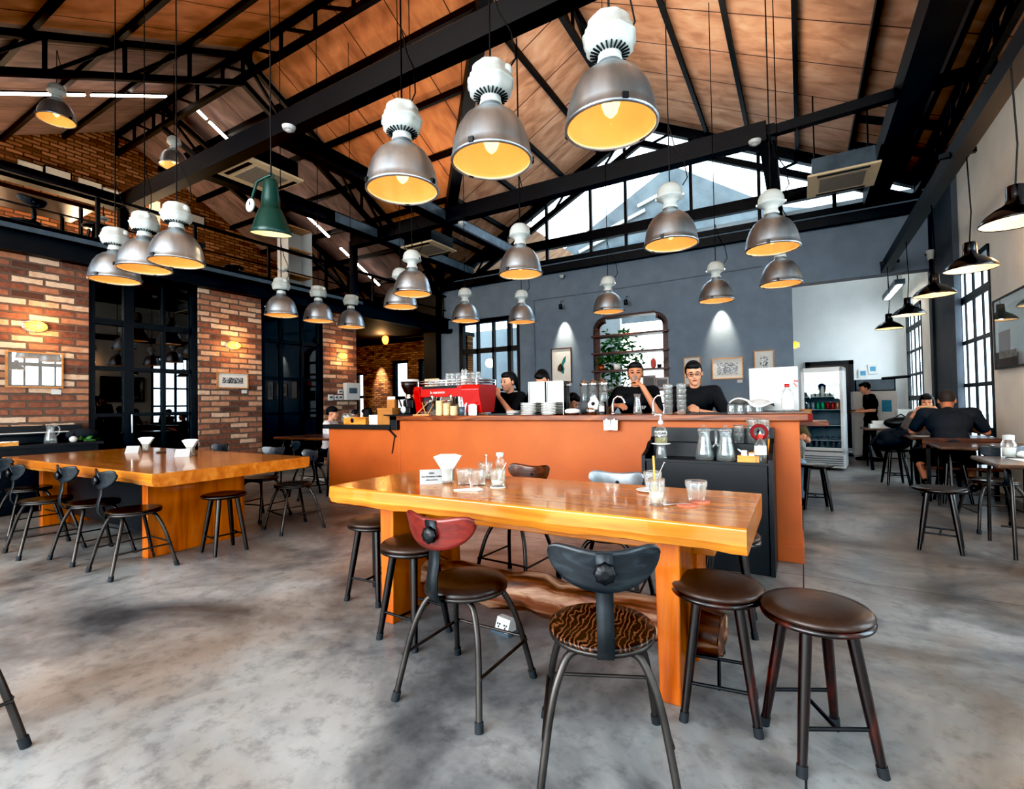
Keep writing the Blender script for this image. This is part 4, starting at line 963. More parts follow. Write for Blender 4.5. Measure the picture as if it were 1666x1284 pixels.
# napkin with cutlery lying flat
nk = thing('folded_napkin', 'white folded napkin lying in front of the glasses on the near table', 'napkin', (-1.642, 2.281, 0.820)[:2]+(ZT,), R3(24))
MB().add([(-.085, -.006, .001), (-.05, -.022, .001), (.06, -.032, .001), (.085, .0, .001), (.06, .03, .001), (-.05, .012, .001), (-.085, -.006, .006), (-.05, -.022, .008), (.06, -.032, .013), (.085, .0, .009), (.06, .03, .012), (-.05, .012, .008)],
         [(5, 4, 3, 2, 1, 0), (6, 7, 8, 9, 10, 11), (0, 1, 7, 6), (1, 2, 8, 7), (2, 3, 9, 8), (3, 4, 10, 9), (4, 5, 11, 10), (5, 0, 6, 11)]).build('napkin', M_paper, nk)
# right half of the table
g5 = at(tumbler('wide faceted glass standing on a coaster near the right end of the table', .036, .05, .098, GT), *(-0.446, 2.482, 0.820)[:2], ZT+.005)
c1 = MB().lathe([(.01, 0), (.046, 0), (.047, .004), (.044, .0055), (.01, .0055)], 30).build('coaster', M_pink); at(c1, *(-0.468, 2.376, 0.820)[:2], ZT); tag(c1, 'empty pink printed coaster beside the spoon', 'coaster', 'pink coasters')
c2 = dup(c1, (-0.431, 2.489, 0.820)[:2]+(ZT,), 0, 'pink coaster under the wide empty glass')
spn = thing('spoon', 'metal spoon lying by the pink coasters', 'spoon', (-0.509, 2.372, 0.820)[:2]+(ZT,), R3(38))
MB().tube([(.06, 0, .004), (0, 0, .006), (-.04, 0, .004)], [.004, .003, .004], 8).build('handle', M_chrome, spn)
MB().ell((-.055, 0, .005), (.02, .012, .004)).build('bowl', M_chrome, spn)
g6 = at(tumbler('tall straight glass of white drink with a bamboo straw', .034, .038, .125, GT, .5, False), *(-0.595, 2.330, 0.820)[:2], ZT)
part_label(MB().tube([(-.005, 0, .02), (-.012, .0, .23)], .0055, 8).build('straw', M_straw, g6), 'bamboo straw')
g7 = at(tumbler('faceted glass with a thin stirrer behind the tall white drink', .036, .048, .1, GT), *(-0.699, 2.656, 0.820)[:2], ZT+.012)
MB().tube([(.0, 0, .015), (.06, .01, .145)], .002, 6).ell((.061, .01, .147), .005).build('stirrer', M_chrome, g7)
sc = MB().lathe([(.01, .0), (.035, .0), (.062, .008), (.068, .012), (.064, .013), (.034, .006), (.01, .006)], 30).build('saucer', M_cup); at(sc, *(-0.722, 2.666, 0.820)[:2], ZT); tag(sc, 'white saucer under the glass with the stirrer', 'saucer')
# floor socket and little red dot
so = thing('floor_socket', 'white double power socket box on the floor under the near table', 'socket', (-1.499, 2.422, 0.000), R3(-12))
MB().bx(-.07, -.05, 0, .07, .05, .012).build('base_plate', M_steel2, so)
b_ = MB(); b_.add([(-.05, -.035, .012), (.05, -.035, .012), (.05, .04, .012), (-.05, .04, .012), (-.05, -.01, .08), (.05, -.01, .08), (.05, .03, .08), (-.05, .03, .08)], [(0, 1, 5, 4), (1, 2, 6, 5), (2, 3, 7, 6), (3, 0, 4, 7), (4, 5, 6, 7)])
b_.build('face', M_plastic, so)
ho = MB(); 
for x in (-.025, .025):
    for dx, dz in ((-.008, 0), (.008, 0), (0, -.014)): ho.box((x+dx, -.026+.02*(dz/.07), .048+dz), (.004, .006, .008))
ho.build('socket_holes', M_black, so)
# far slab table
Z2 = .80
at(tent_card('left white folded card on the far slab table'), *(-6.974, 2.797, 0.800)[:2], Z2, 40)
at(napkin_fan('left glass of white napkins on the far slab table'), *(-7.010, 2.948, 0.800)[:2], Z2, 40)
at(tent_card('right white folded card on the far slab table'), *(-5.818, 2.797, 0.800)[:2], Z2, 45)
at(napkin_fan('right glass of white napkins on the far slab table'), *(-5.890, 2.907, 0.800)[:2], Z2, 30)
mt = MB().ell((0, 0, .008), (.09, .05, .008)).build('leather_folder', M_leather); at(mt, *(-6.610, 2.934, 0.800)[:2], Z2); tag(mt, 'small dark folder lying between the napkin glasses on the far table', 'folder')

# ---------------------------------------------------------------- counter things
ZC = 1.19
def cpt(px, y): return px
em = thing('espresso_machine', 'red angular espresso machine with cups on its rail, on the bar counter', 'coffee machine', (-3.66, 4.78, ZC))
W = .40
prof = [(-.17, .10), (-.21, .30), (-.20, .355), (.2, .355), (.22, .30), (.16, .10)]
MX = Matrix(((0, 0, 1, 0), (1, 0, 0, 0), (0, 1, 0, 0), (0, 0, 0, 1)))
MB().prism([(-.2, .22), (-.2, .345), (.2, .345), (.2, .22)], .66, Matrix.Translation((-.33, 0, 0)) @ MX).build('front_panel', M_red, em, .006)
MB().bx(-.3, -.12, .05, .3, .2, .24).build('body', M_chrome, em)
def sidepanel(x0, x1, flip):
    vs = []; a = .07
    for x, k in ((x0, 1.0), (x1, .82)):
        vs += [(x, -.235*k, .30), (x, -.2*k, .355), (x, .2*k, .355), (x, .235*k, .30), (x+(.05 if flip else -.05)*(0), .16*k, .0+(.03)), (x, -.16*k, .03)]
    f = [(0, 1, 2, 3, 4, 5), (11, 10, 9, 8, 7, 6)]+[(i, i+6, (i+1) % 6+6, (i+1) % 6) for i in range(6)]
    return MB().add(vs, f)
sidepanel(.30, .52, True).build('side_panel', M_red, em, .006)
sidepanel(-.33, -.46, False).build('side_panel', M_red, em, .006)
part_label(MB().bx(-.3, -.206, .32, .22, -.198, .35).build('grille', M_black, em), 'black slotted strip')
MB().bx(-.34, -.19, .0, .34, .2, .05).build('drip_tray', M_chrome, em)
ra = MB()
for z in (.385, .415): ra.tube([(-.36, -.2, z), (.5, -.2, z), (.5, .2, z), (-.36, .2, z), (-.36, -.2, z)], .007, 8)
for x in (-.36, .07, .5):
    for y in (-.2, .2): ra.tube([(x, y, .35), (x, y, .415)], .007, 8)
ra.build('cup_rail', M_chrome, em)
for x in (-.16, .12):
    MB().lathe([(.03, -.06), (.036, -.06), (.036, .0), (.045, .01), (.045, .05), (.02, .05)], 18, Matrix.Translation((x, -.16, .2))).tube([(x, -.19, .17), (x, -.32, .155)], [.012, .016], 10).build('group_head', M_chrome, em)
text('lettering', 'la marzocco', .045, M_paper, em, (-.06, -.208, .275), (PI/2, 0, 0), .0008)
random.seed(11)
GCM = 'glasses on top of the espresso machine'
e0 = None
for i in range(16):
    r_ = i//8; x = -3.66-.27+.085*(i % 8)+random.uniform(-.01, .01); y = 4.70+.13*r_+random.uniform(-.02, .02); z = ZC+.357+(.0 if i % 3 else 0)
    lab = 'small upturned glass in the crowd on top of the red espresso machine'
    if e0 is None: e0 = at(tumbler(lab, .038, .03, .08, GCM, None, False), x, y, z)
    else: dup(e0, (x, y, z))
for i in range(7):
    o = dup(e0, (-3.66-.1+.075*i, 4.83, ZC+.438), label='small upturned glass stacked in the second layer on the red espresso machine', group='second layer of glasses on the espresso machine')
# tin with spoons
tn = thing('cutlery_tin', 'white tin of spoons standing among the glasses on the espresso machine', 'tin', (-3.42, 4.70, ZC+.36))
MB().lathe([(.01, 0), (.035, 0), (.038, .1), (.034, .1), (.03, .01)], 20).build('tin', M_cup, tn)
mb = MB()
for i in range(7): mb.tube([(0.01*math.cos(i), .01*math.sin(i), .03), (.05*math.cos(i*1.3), .03*math.sin(i), .17+.01*(i % 3))], .004, 6)
mb.build('spoons', M_chrome, tn)
gr = thing('coffee_grinder', 'black coffee grinder with a conical bean hopper, left of the espresso machine', 'coffee grinder', (-4.36, 4.8, ZC))
MB().bx(-.1, -.13, 0, .1, .14, .02).bx(-.085, -.04, .02, .085, .12, .2).bx(-.09, -.1, .02, .09, .02, .1).build('body', M_black, gr, .008)
MB().lathe([(.03, .2), (.06, .2), (.065, .235), (.05, .25), (.055, .27)], 24).build('collar', M_chrome, gr)
MB().lathe([(.045, .265), (.075, .30), (.11, .38), (.115, .43), (.10, .435)], 28).build('hopper', pbr('bean_hopper', '#2b1913', .25, 0, .3, 40), gr)
MB().lathe([(.117, .43), (.12, .435), (.117, .46), (.09, .465)], 28, wob=lambda a: 1+.03*math.cos(12*a)).build('hopper_lid', M_plastic, gr)
part_label(MB().lathe([(.005, 0), (.045, .0), (.045, .006), (.005, .008)], 24, Matrix.Translation((-.02, -.102, .075)) @ RX(90)).build('badge', M_plastic, gr), 'white oval badge')
MB().tube([(-.06, -.09, .11), (-.06, -.13, .2)], .012, 8).tube([(.04, -.09, .11), (.05, -.12, .21)], .012, 8).build('dosing_lever', M_chrome, gr)
gm_ = MB().bx(-.26, -.2, 0, .3, .18, .015).build('rubber_mat', M_black); at(gm_, -4.32, 4.75, ZC); tag(gm_, 'black rubber mat under the coffee grinder', 'mat')
kp = thing('menu_board', 'tan clipboard standing behind the grinder', 'board', (-4.12, 4.98, ZC), R3(5))
MB().bx(-.13, -.006, .13, .09, .006, .47).build('board', M_cream, kp); MB().bx(-.03, .0, 0, .01, .012, .14).build('stand', M_black, kp)
st = thing('tablet_stand', 'dark slate board on a crossed wooden easel before the espresso machine', 'easel', (-3.93, 4.58, ZC), R3(6))
MB().bx(-.14, -.045, 0, .09, .03, .018).build('foot', M_ash, st)
part_label(MB().tube([(-.12, 0, .015), (.1, .05, .22)], .008, 8).tube([(.02, 0, .015), (-.08, .05, .2)], .008, 8).tube([(.06, -.01, .015), (.15, .03, .2)], .008, 8).build('crossed_legs', M_ash, st), 'crossed wooden legs')
MB().bx(-.08, .05, .07, .14, .062, .25).build('slate', M_navy, st)
# cream cup stacks, paper cup sleeves
def cup_stack(label, x, y, n, r=.045, dz=.022, m=M_cream, g='stacks of cream paper bowls'):
    prof = [(.01, 0), (r*.85, 0)]
    for i in range(n): prof += [(r*.9, i*dz+.002), (r, i*dz+dz*.6), (r*1.05, i*dz+dz*.9), (r*1.05, i*dz+dz)]
    prof.append((.01, n*dz))
    o = MB().lathe(prof, 24).build('cup_stack', m); at(o, x, y, ZC); return tag(o, label, 'cups', g)
cup_stack('left stack of cream paper cups in front of the espresso machine', -3.68, 4.56, 8)
cup_stack('middle stack of cream paper cups in front of the espresso machine', -3.58, 4.57, 8)
cup_stack('lower right stack of cream paper cups in front of the espresso machine', -3.47, 4.56, 5)
ss = thing('straw_cup', 'grey cup holding paper straws and sleeves before the espresso machine', 'cup', (-3.38, 4.6, ZC))
MB().lathe([(.01, 0), (.036, 0), (.042, .1), (.038, .1), (.03, .01)], 20).build('cup', M_steel2, ss)
for i, (dx, a) in enumerate(((-.02, -6), (0, 3), (.02, 14))):
    MB().bx(-.014, -.004, .02, .014, .004, .25, Matrix.Translation((dx, .0, 0)) @ RY(a)).build('paper_sleeve', M_paper, ss)
nh = thing('napkin_box', 'small chrome box of paper napkins right of the straw cup', 'napkin holder', (-3.22, 4.6, ZC), R3(10))
MB().bx(-.05, -.03, 0, .05, .03, .12).build('box', M_chrome, nh, .004); MB().bx(-.035, -.034, .015, .035, -.028, .13).build('napkins', M_paper, nh)
by = MB().bx(-.3, -.15, 0, .3, .15, .02).build('bar_mat', M_black); at(by, -2.72, 4.74, ZC); tag(by, 'black bar mat before the smiling barista', 'mat')
# boxes on the low end of the counter
ZL = 1.075
kb = thing('cardboard_box', 'square cardboard box on the low black end of the counter', 'box', (-4.62, 4.72, ZL))
MB().bx(-.13, -.11, 0, .13, .11, .21).build('carton', M_kraft, kb, .003); MB().bx(-.135, -.115, .18, .135, .115, .215).build('lid', M_kraft, kb, .003)
wd = thing('wooden_tray', 'shallow wooden tray with a dark oval hole on the low counter end', 'tray', (-5.18, 4.72, ZL))
MB().bx(-.22, -.1, 0, .2, .1, .012).bx(-.22, -.1, .012, .2, -.088, .095).bx(-.22, .088, .012, .2, .1, .095).bx(-.22, -.088, .012, -.208, .088, .095).bx(.188, -.088, .012, .2, .088, .095).build('tray', M_bamboo, wd)
part_label(MB().lathe([(.003, 0), (.03, 0), (.03, .003), (.003, .003)], 18, Matrix.Translation((-.05, -.1005, .055)) @ RX(90)).build('hand_hole', M_black, wd), 'dark hand hole')
for i in range(3):
    o = MB().bx(-.085, -.06, 0, .085, .06, .042).build('white_carton', M_paper, None, .002); at(o, -4.83, 4.68, ZL+.043*i, 3*i-2)
    tag(o, 'white printed carton, %s of the pile of three by the cardboard box' % ('lowest', 'middle', 'topmost')[i], 'box', 'small white cartons')
jr = thing('glass_jar', 'round clear glass jar of wrapped sweets with green below, on the low counter end', 'jar', (-5.45, 4.74, ZL))
MB().lathe([(.02, 0), (.06, 0), (.085, .05), (.09, .09), (.075, .14), (.06, .15), (.057, .15), (.07, .14), (.084, .09), (.08, .05), (.05, .006)], 24).build('jar', M_glass, jr)
sw = MB(); random.seed(4)
for i in range(40):
    a = random.uniform(0, 6.28); rr = random.uniform(0, .06); sw.ell((rr*math.cos(a), rr*math.sin(a), random.uniform(.03, .12)), (.014, .011, .011), 6, 5)
o = sw.build('wrapped_sweets', M_paper, jr); o['kind'] = 'stuff'
MB().ell((0, 0, .02), (.055, .055, .018)).build('green_filler', M_leaf, jr)
cd = MB().bx(-.08, -.02, 0, .06, .02, .11).build('takeaway_box', M_kraft, None, .002); at(cd, -4.55, 4.98, 1.19+.0, 0); cd.location = (-4.63, 4.76, ZL+.215); tag(cd, 'small brown takeaway box standing on the square cardboard box', 'box')
bk = thing('wicker_basket', 'low wooden bread box with loaves behind the cardboard box', 'basket', (-4.62, 5.12, ZC-.0))
bk.location = (-4.55, 5.0, ZC)
MB().bx(-.03, -.1, 0, .2, .06, .09).build('box', M_bamboo, bk); MB().ell((.06, -.02, .09), (.05, .05, .03)).ell((.14, -.02, .09), (.045, .05, .028)).build('bread', pbr('bread_crust', '#b5762e', .7, 0, .2, 20), bk)
bk.location = (-4.66, 5.02, ZC)
lb = thing('sign_card', 'white upright card with a grey heading behind the boxes', 'card', (-4.85, 5.3, 1.25)); lb.location = (-4.86, 4.98, ZL)
MB().bx(-.07, -.004, 0, .07, .004, .37).build('card', M_paper, lb); MB().bx(-.04, -.006, .22, .04, -.0045, .235).build('printed_line', M_ink, lb)

# plates and steel holders
def plates(label, x, y, n, r):
    for i in range(n):
        o = MB().lathe([(.01, 0), (r*.6, 0), (r, .010), (r*1.01, .012), (r*.98, .014), (r*.6, .004), (.01, .004)], 28).build('plate', M_cup) if i == 0 else dup(o)
        at(o, x, y, ZC+.0145*i*1.15); tag(o, label % i if '%' in label else label, 'plate', label)
M_mirror = pbr('mirror_steel', '#8f8d88', .06, 1., .05, 3)
plates('white plate in the left stack in front of the tall mirror box', -2.52, 4.62, 8, .085)
plates('white plate in the right stack in front of the tall mirror box', -2.28, 4.62, 8, .08)
plates('white plate in the low stack left of the two plate stacks', -2.73, 4.66, 3, .085)
for i, (x, lab) in enumerate(((-2.47, 'left tall mirror-polished box on the bar counter hiding the bowed man'), (-2.25, 'right tall mirror-polished box on the bar counter behind the plates'))):
    t = thing('steel_box', lab, 'container', (x, 4.80, ZC), R3(-4))
    MB().bx(-.1, -.07, 0, .1, .07, .355).build('mirror_body', M_mirror, t, .003)
    fr = MB()
    for a in (-.1, .1): fr.bx(a-.005, -.076, 0, a+.005, -.068, .36)
    fr.bx(-.1, -.076, .352, .1, -.068, .36); fr.build('edge_frame', M_plastic, t)
tb = thing('cake_tin', 'white bowl heaped with white cream on a brown plate, beside the steel boxes', 'bowl', (-2.03, 4.66, ZC))
MB().lathe([(.01, 0), (.07, 0), (.085, .015), (.01, .02)], 24).build('plate', M_brownply, tb); MB().lathe([(.02, .02), (.075, .02), (.08, .045), (.06, .06), (.03, .064), (.005, .066)], 24).build('bowl', M_cup, tb)
pc = thing('paper_cone_stand', 'paper bag with a round print leaning over a steel cup on the counter', 'bag', (-1.83, 4.68, ZC))
MB().lathe([(.01, 0), (.05, 0), (.05, .07), (.046, .07), (.04, .01)], 22).build('steel_cup', M_chrome, pc)
MB().add([(-.02, -.03, .06), (.07, -.03, .05), (.085, -.02, .12), (.04, -.01, .2), (-.03, -.02, .11), (-.02, .02, .06), (.07, .02, .05), (.085, .01, .12), (.04, .01, .2), (-.03, .01, .11)], [(0, 1, 2, 3, 4), (9, 8, 7, 6, 5), (0, 5, 6, 1), (1, 6, 7, 2), (2, 7, 8, 3), (3, 8, 9, 4), (4, 9, 5, 0)]).build('paper_bag', M_paper, pc)
part_label(MB().lathe([(.002, 0), (.018, 0), (.018, .002), (.002, .002)], 18, Matrix.Translation((.03, -.029, .11)) @ RX(80)).build('round_print', M_ink, pc), 'round printed mark')
# cold-drip towers behind
G3 = 'tall glass dispensers'
ts = None
for i, x in enumerate(((-2.048, 5.040, 1.314)[0], (-1.942, 5.040, 1.313)[0], (-1.830, 5.040, 1.311)[0])):
    lab = ('left', 'middle', 'right')[i]+' of three tall glass cereal-style dispensers behind the counter'
    if ts is None:
        ts = thing('glass_dispenser', lab, 'dispenser', group=G3)
        MB().lathe([(.06, .0), (.07, .0), (.07, .34), (.066, .34), (.066, .006), (.0, .006)], 26).build('cylinder', M_glass, ts)
        MB().lathe([(.072, .335), (.075, .34), (.074, .36), (.055, .385), (.02, .395), (.015, .41), (.004, .412)], 26).build('lid', M_chrome, ts)
        MB().lathe([(.005, .01), (.06, .01), (.06, .2), (.005, .2)], 20).build('water', M_water, ts)
        d_ = ts
    else: d_ = dup(ts, label=lab)
    at(d_, x, 5.04, ZC); d_.scale = (.68, .68, .92)
    if i == 1: MB().bx(-.03, -.0725, .08, .03, -.069, .2).build('scale_label', M_paper, d_)
# things along the back of the counter
tf = []
for i, (x, lab) in enumerate(((-1.62, 'left curved chrome tap at the bar sink'), (-1.22, 'right curved chrome tap at the bar sink'))):
    t = thing('tap', lab, 'tap', (x, 4.72, ZC), R3(0), 'curved chrome taps')
    MB().lathe([(.01, 0), (.022, 0), (.022, .012), (.014, .02), (.012, .03)], 18).build('base', M_chrome, t)
    MB().tube([(0, 0, .01), (0, 0, .1), (.015, 0, .15), (.05, 0, .178), (.09, 0, .17), (.115, 0, .14), (.122, 0, .11)], .011, 12).build('spout', M_chrome, t)
bt_ = thing('bottle', 'small clear water bottle with a label by the left tap', 'bottle', (-1.72, 4.68, ZC))
MB().lathe([(.006, 0), (.026, 0), (.027, .1), (.012, .14), (.011, .16), (.013, .162), (.013, .178), (.004, .18)], 20).build('body', M_glass, bt_); MB().lathe([(.0275, .03), (.0275, .085)], 20, cap=(False, False)).build('printed_label', M_paper, bt_)
bx_ = MB().bx(-.12, -.06, 0, .12, .06, .13).build('black_box', M_black, None, .004); at(bx_, -1.9, 4.92, ZC); tag(bx_, 'black box of tea tins behind the water bottle on the counter', 'box')
cf = thing('carafe', 'narrow waisted glass carafe held by the woman drinking', 'carafe', (-1.40, 4.82, ZC))
MB().lathe([(.01, .002), (.042, .002), (.044, .02), (.03, .12), (.026, .15), (.036, .2), (.034, .2), (.024, .15), (.027, .12), (.04, .02), (.01, .008)], 28).build('body', M_glass, cf)
# paper notes hanging from the edge
for i, dx in enumerate((-.03, .032)):
    pn = thing('paper_note', '%s blank white note clipped to the counter edge' % ('left', 'right')[i], 'paper', (-1.565+dx*1.2, 4.485, 1.13), 0, 'blank notes clipped to the counter')
    MB().bx(-.034, 0, -.085, .034, .002, .012, RY(3 if i else -3)).build('sheet', M_paper, pn); MB().box((0, -.001, .014), (.014, .008, .02)).build('clip', M_chrome, pn)
# stacks of tumblers
def stack(label, x, y, z, n, g, r0=.034, r1=.044, h=.09, dz=.045):
    b = None
    for i in range(n):
        if b is None: b = tumbler(label, r0, r1, h, g); o = b
        else: o = dup(b)
        at(o, x, y, z+dz*i); o['label'] = label
stack('faceted glass in the left tall stack before the man with glasses', -1.07, 4.68, ZC, 5, 'left tall glass stack', dz=.048)
stack('faceted glass in the right tall stack before the man with glasses', -.95, 4.68, ZC, 5, 'right tall glass stack', dz=.048)
bm = MB().bx(-.16, -.1, 0, .16, .1, .012).build('black_tray', M_black, None, .003); at(bm, -.72, 4.72, ZC); tag(bm, 'black mat before the man with glasses', 'mat')
GS_ = 'glasses under the white cloth'
b0_ = None
for i in range(8):
    x = -.53+.07*(i % 4); y = 4.66+.08*(i//4); lab = 'upturned glass under the white cloth near the right end of the counter'
    if b0_ is None: b0_ = at(tumbler(lab, .034, .03, .085, GS_), x, y, ZC)
    else: dup(b0_, (x, y, ZC))
cl = MB(); nx, ny = 14, 8; vs = []; fs = []; random.seed(9)
for i in range(nx+1):
    for j in range(ny+1):
        u = i/nx; v = j/ny; vs.append((-.16+.34*u, -.1+.2*v, .1+.028*math.sin(u*7)*math.cos(v*4)+.02*(u < .5)-.05*max(0, abs(v-.5)*2-.7)-.05*max(0, abs(u-.5)*2-.8)))
for i in range(nx):
    for j in range(ny): a = i*(ny+1)+j; fs.append((a, a+ny+1, a+ny+2, a+1))
clo = cl.add(vs, fs, True).build('white_cloth', M_paper); sd = clo.modifiers.new('thick', 'SOLIDIFY'); sd.thickness = .006; at(clo, -.38, 4.70, ZC); tag(clo, 'white cloth draped over glasses near the right end of the counter', 'cloth')
wb = thing('splash_screen', 'white upright plastic screen on the right end of the counter', 'screen', (-.19, 4.86, ZC+.02), R3(-5))
MB().bx(-.21, -.012, 0, .17, .012, .38).build('panel', M_plastic, wb, .004); MB().bx(-.2, -.02, .2, .16, -.012, .214).build('ridge', M_plastic, wb); MB().bx(-.21, -.02, -.02, .2, .06, 0).build('foot', M_steel, wb)
bd = MB().bx(-.22, -.1, 0, .22, .1, .018).build('wooden_board', M_brownply, None, .003); at(bd, -.17, 4.66, ZC); tag(bd, 'dark wooden board under the spray bottle', 'board')
sy = thing('spray_bottle', 'clear spray bottle with a red trigger head at the right end of the counter', 'bottle', (-.10, 4.62, ZC+.018))
MB().lathe([(.01, 0), (.043, 0), (.045, .01), (.045, .14), (.035, .175), (.016, .19), (.014, .205)], 24).build('body', M_glass, sy)
MB().lathe([(.0455, .02), (.0455, .11)], 24, cap=(False, False)).build('printed_label', M_paper, sy)
MB().lathe([(.017, .2), (.019, .203), (.019, .225), (.01, .228)], 18).build('collar', M_red, sy)
MB().bx(-.016, -.012, .225, .02, .012, .25).bx(.02, -.01, .232, .075, .01, .252).build('spray_head', M_plastic, sy, .003)
part_label(MB().bar((.045, 0, .235), (.07, 0, .205), .012, .01).bx(.05, -.012, .24, .08, .012, .256).build('trigger', M_red, sy), 'red trigger')
# water station: pitchers, glasses, tray, syrup
ZS = .835
def pitcher(label):
    t = thing('water_pitcher', label, 'pitcher', group='glass water pitchers')
    MB().lathe([(.01, .002), (.066, .002), (.07, .012), (.068, .06), (.05, .14), (.042, .18), (.044, .215), (.05, .235), (.047, .235), (.04, .21), (.038, .18), (.046, .14), (.064, .06), (.064, .016), (.01, .01)], 28, wob=lambda a: 1+.02*math.cos(8*a)).build('body', M_glass, t)
    MB().lathe([(.01, .013), (.06, .015), (.062, .055), (.05, .11), (.01, .11)], 24).build('water', M_water, t)
    MB().lathe([(.046, .232), (.05, .238), (.044, .25), (.014, .258), (.016, .275), (.004, .282)], 20).build('lid', M_glass, t)
    MB().tube([(.045, 0, .235), (.075, 0, .245), (.095, 0, .21), (.09, 0, .14), (.06, 0, .1)], .008, 8).build('handle', M_glass, t)
    return t
p1 = at(pitcher('left glass water pitcher on the black self-service cabinet'), -.68, 4.18, ZS, 20)
p2 = dup(p1, (-.52, 4.17, ZS), R3(150), 'right glass water pitcher on the black self-service cabinet')
stack('faceted glass on the back shelf of the black cabinet, left stack', -.45, 4.42, .955, 2, 'left shelf glass stack', dz=.06)
stack('faceted glass on the back shelf of the black cabinet, middle stack', -.35, 4.42, .955, 3, 'middle shelf glass stack', dz=.055)
stack('faceted glass on the back shelf of the black cabinet, right stack', -.265, 4.42, .955, 3, 'right shelf glass stack', dz=.055)
tr = thing('bamboo_tray', 'bamboo tray with a creamer and sugar on the black cabinet', 'tray', (-.36, 4.17, ZS))
MB().bx(-.075, -.055, 0, .075, .055, .01).bx(-.075, -.055, .01, .075, -.047, .05).bx(-.075, .047, .01, .075, .055, .05).bx(-.075, -.047, .01, -.067, .047, .05).bx(.067, -.047, .01, .075, .047, .05).build('tray', M_bamboo, tr)
cm = thing('creamer', 'white china creamer standing in the bamboo tray', 'jug', (-.39, 4.17, ZS+.01))
MB().lathe([(.005, 0), (.022, 0), (.025, .03), (.02, .06), (.022, .075), (.018, .075), (.016, .06), (.005, .01)], 18).tube([(-.02, 0, .065), (-.045, 0, .085)], [.008, .004], 8).build('jug', M_cup, cm)
su = thing('sugar_pot', 'white sugar pot with a wooden lid standing in the bamboo tray', 'pot', (-.335, 4.17, ZS+.01))
MB().lathe([(.005, 0), (.024, 0), (.025, .055), (.005, .057)], 18).build('pot', M_cup, su); MB().lathe([(.03, .057), (.03, .063), (.01, .065)], 18).tube([(.01, 0, .06), (.02, 0, .09)], .005, 6).build('lid', M_bamboo, su)
sp2 = thing('sauce_bottle', 'clear plastic bottle with a red cap on the black cabinet', 'bottle', (-.275, 4.135, ZS))
MB().lathe([(.008, 0), (.04, 0), (.042, .01), (.042, .13), (.036, .15), (.016, .175), (.014, .19)], 24).build('body', M_glass, sp2); MB().lathe([(.0425, .06), (.0425, .125)], 24, cap=(False, False)).build('printed_label', M_paper, sp2)
MB().lathe([(.017, .185), (.018, .188), (.018, .21), (.012, .212)], 16).build('cap', pbr('orange_cap', '#c8371c', .4), sp2); MB().lathe([(.012, .212), (.004, .235)], 12).build('nozzle', M_plastic, sp2)
rg = MB().lathe([(.04, -.012), (.058, -.014), (.064, 0), (.058, .014), (.04, .012)], 26, RX(80), cap=(False, False)).build('red_cloth_ring', M_redcloth); at(rg, -.285, 4.20, ZS+.225, 10); tag(rg, 'dark red cloth looped behind the red capped bottle', 'cloth')
# sugar dispenser on an upturned glass
ug = at(tumbler('upturned glass carrying the sugar syrup bottle', .045, .034, .12, None), -1.01, 4.13, ZS)
sd_ = MB().lathe([(.01, 0), (.075, 0), (.08, .006), (.01, .008)], 26).build('saucer', M_cup); at(sd_, -1.01, 4.13, ZS+.122); tag(sd_, 'white saucer under the sugar syrup bottle', 'saucer')
sg = thing('syrup_dispenser', 'glass pump bottle labelled sugar, standing on a saucer and an upturned glass', 'bottle', (-1.01, 4.13, ZS+.13))
MB().lathe([(.01, 0), (.048, 0), (.05, .008), (.05, .1), (.04, .125), (.018, .145), (.016, .16)], 26).build('body', M_glass, sg)
MB().lathe([(.01, .006), (.045, .006), (.045, .045), (.01, .045)], 22).build('syrup', pbr('pale_syrup', '#c9c48a', .2, trans=.7), sg)
MB().lathe([(.018, .155), (.02, .158), (.02, .185), (.008, .19), (.007, .225), (.014, .228), (.014, .24), (.004, .242)], 18).tube([(0, 0, .235), (-.04, -.01, .235), (-.046, -.012, .225)], .006, 8).build('pump', M_plastic, sg)
part_label(MB().lathe([(.0508, .065), (.0508, .098)], 26, cap=(False, False)).build('label_band', M_paper, sg), 'white lettered band')
text('lettering', 'SUGAR', .03, M_ink, sg, (.008, -.0515, .081), (PI/2, 0, R3(10)), .0012)

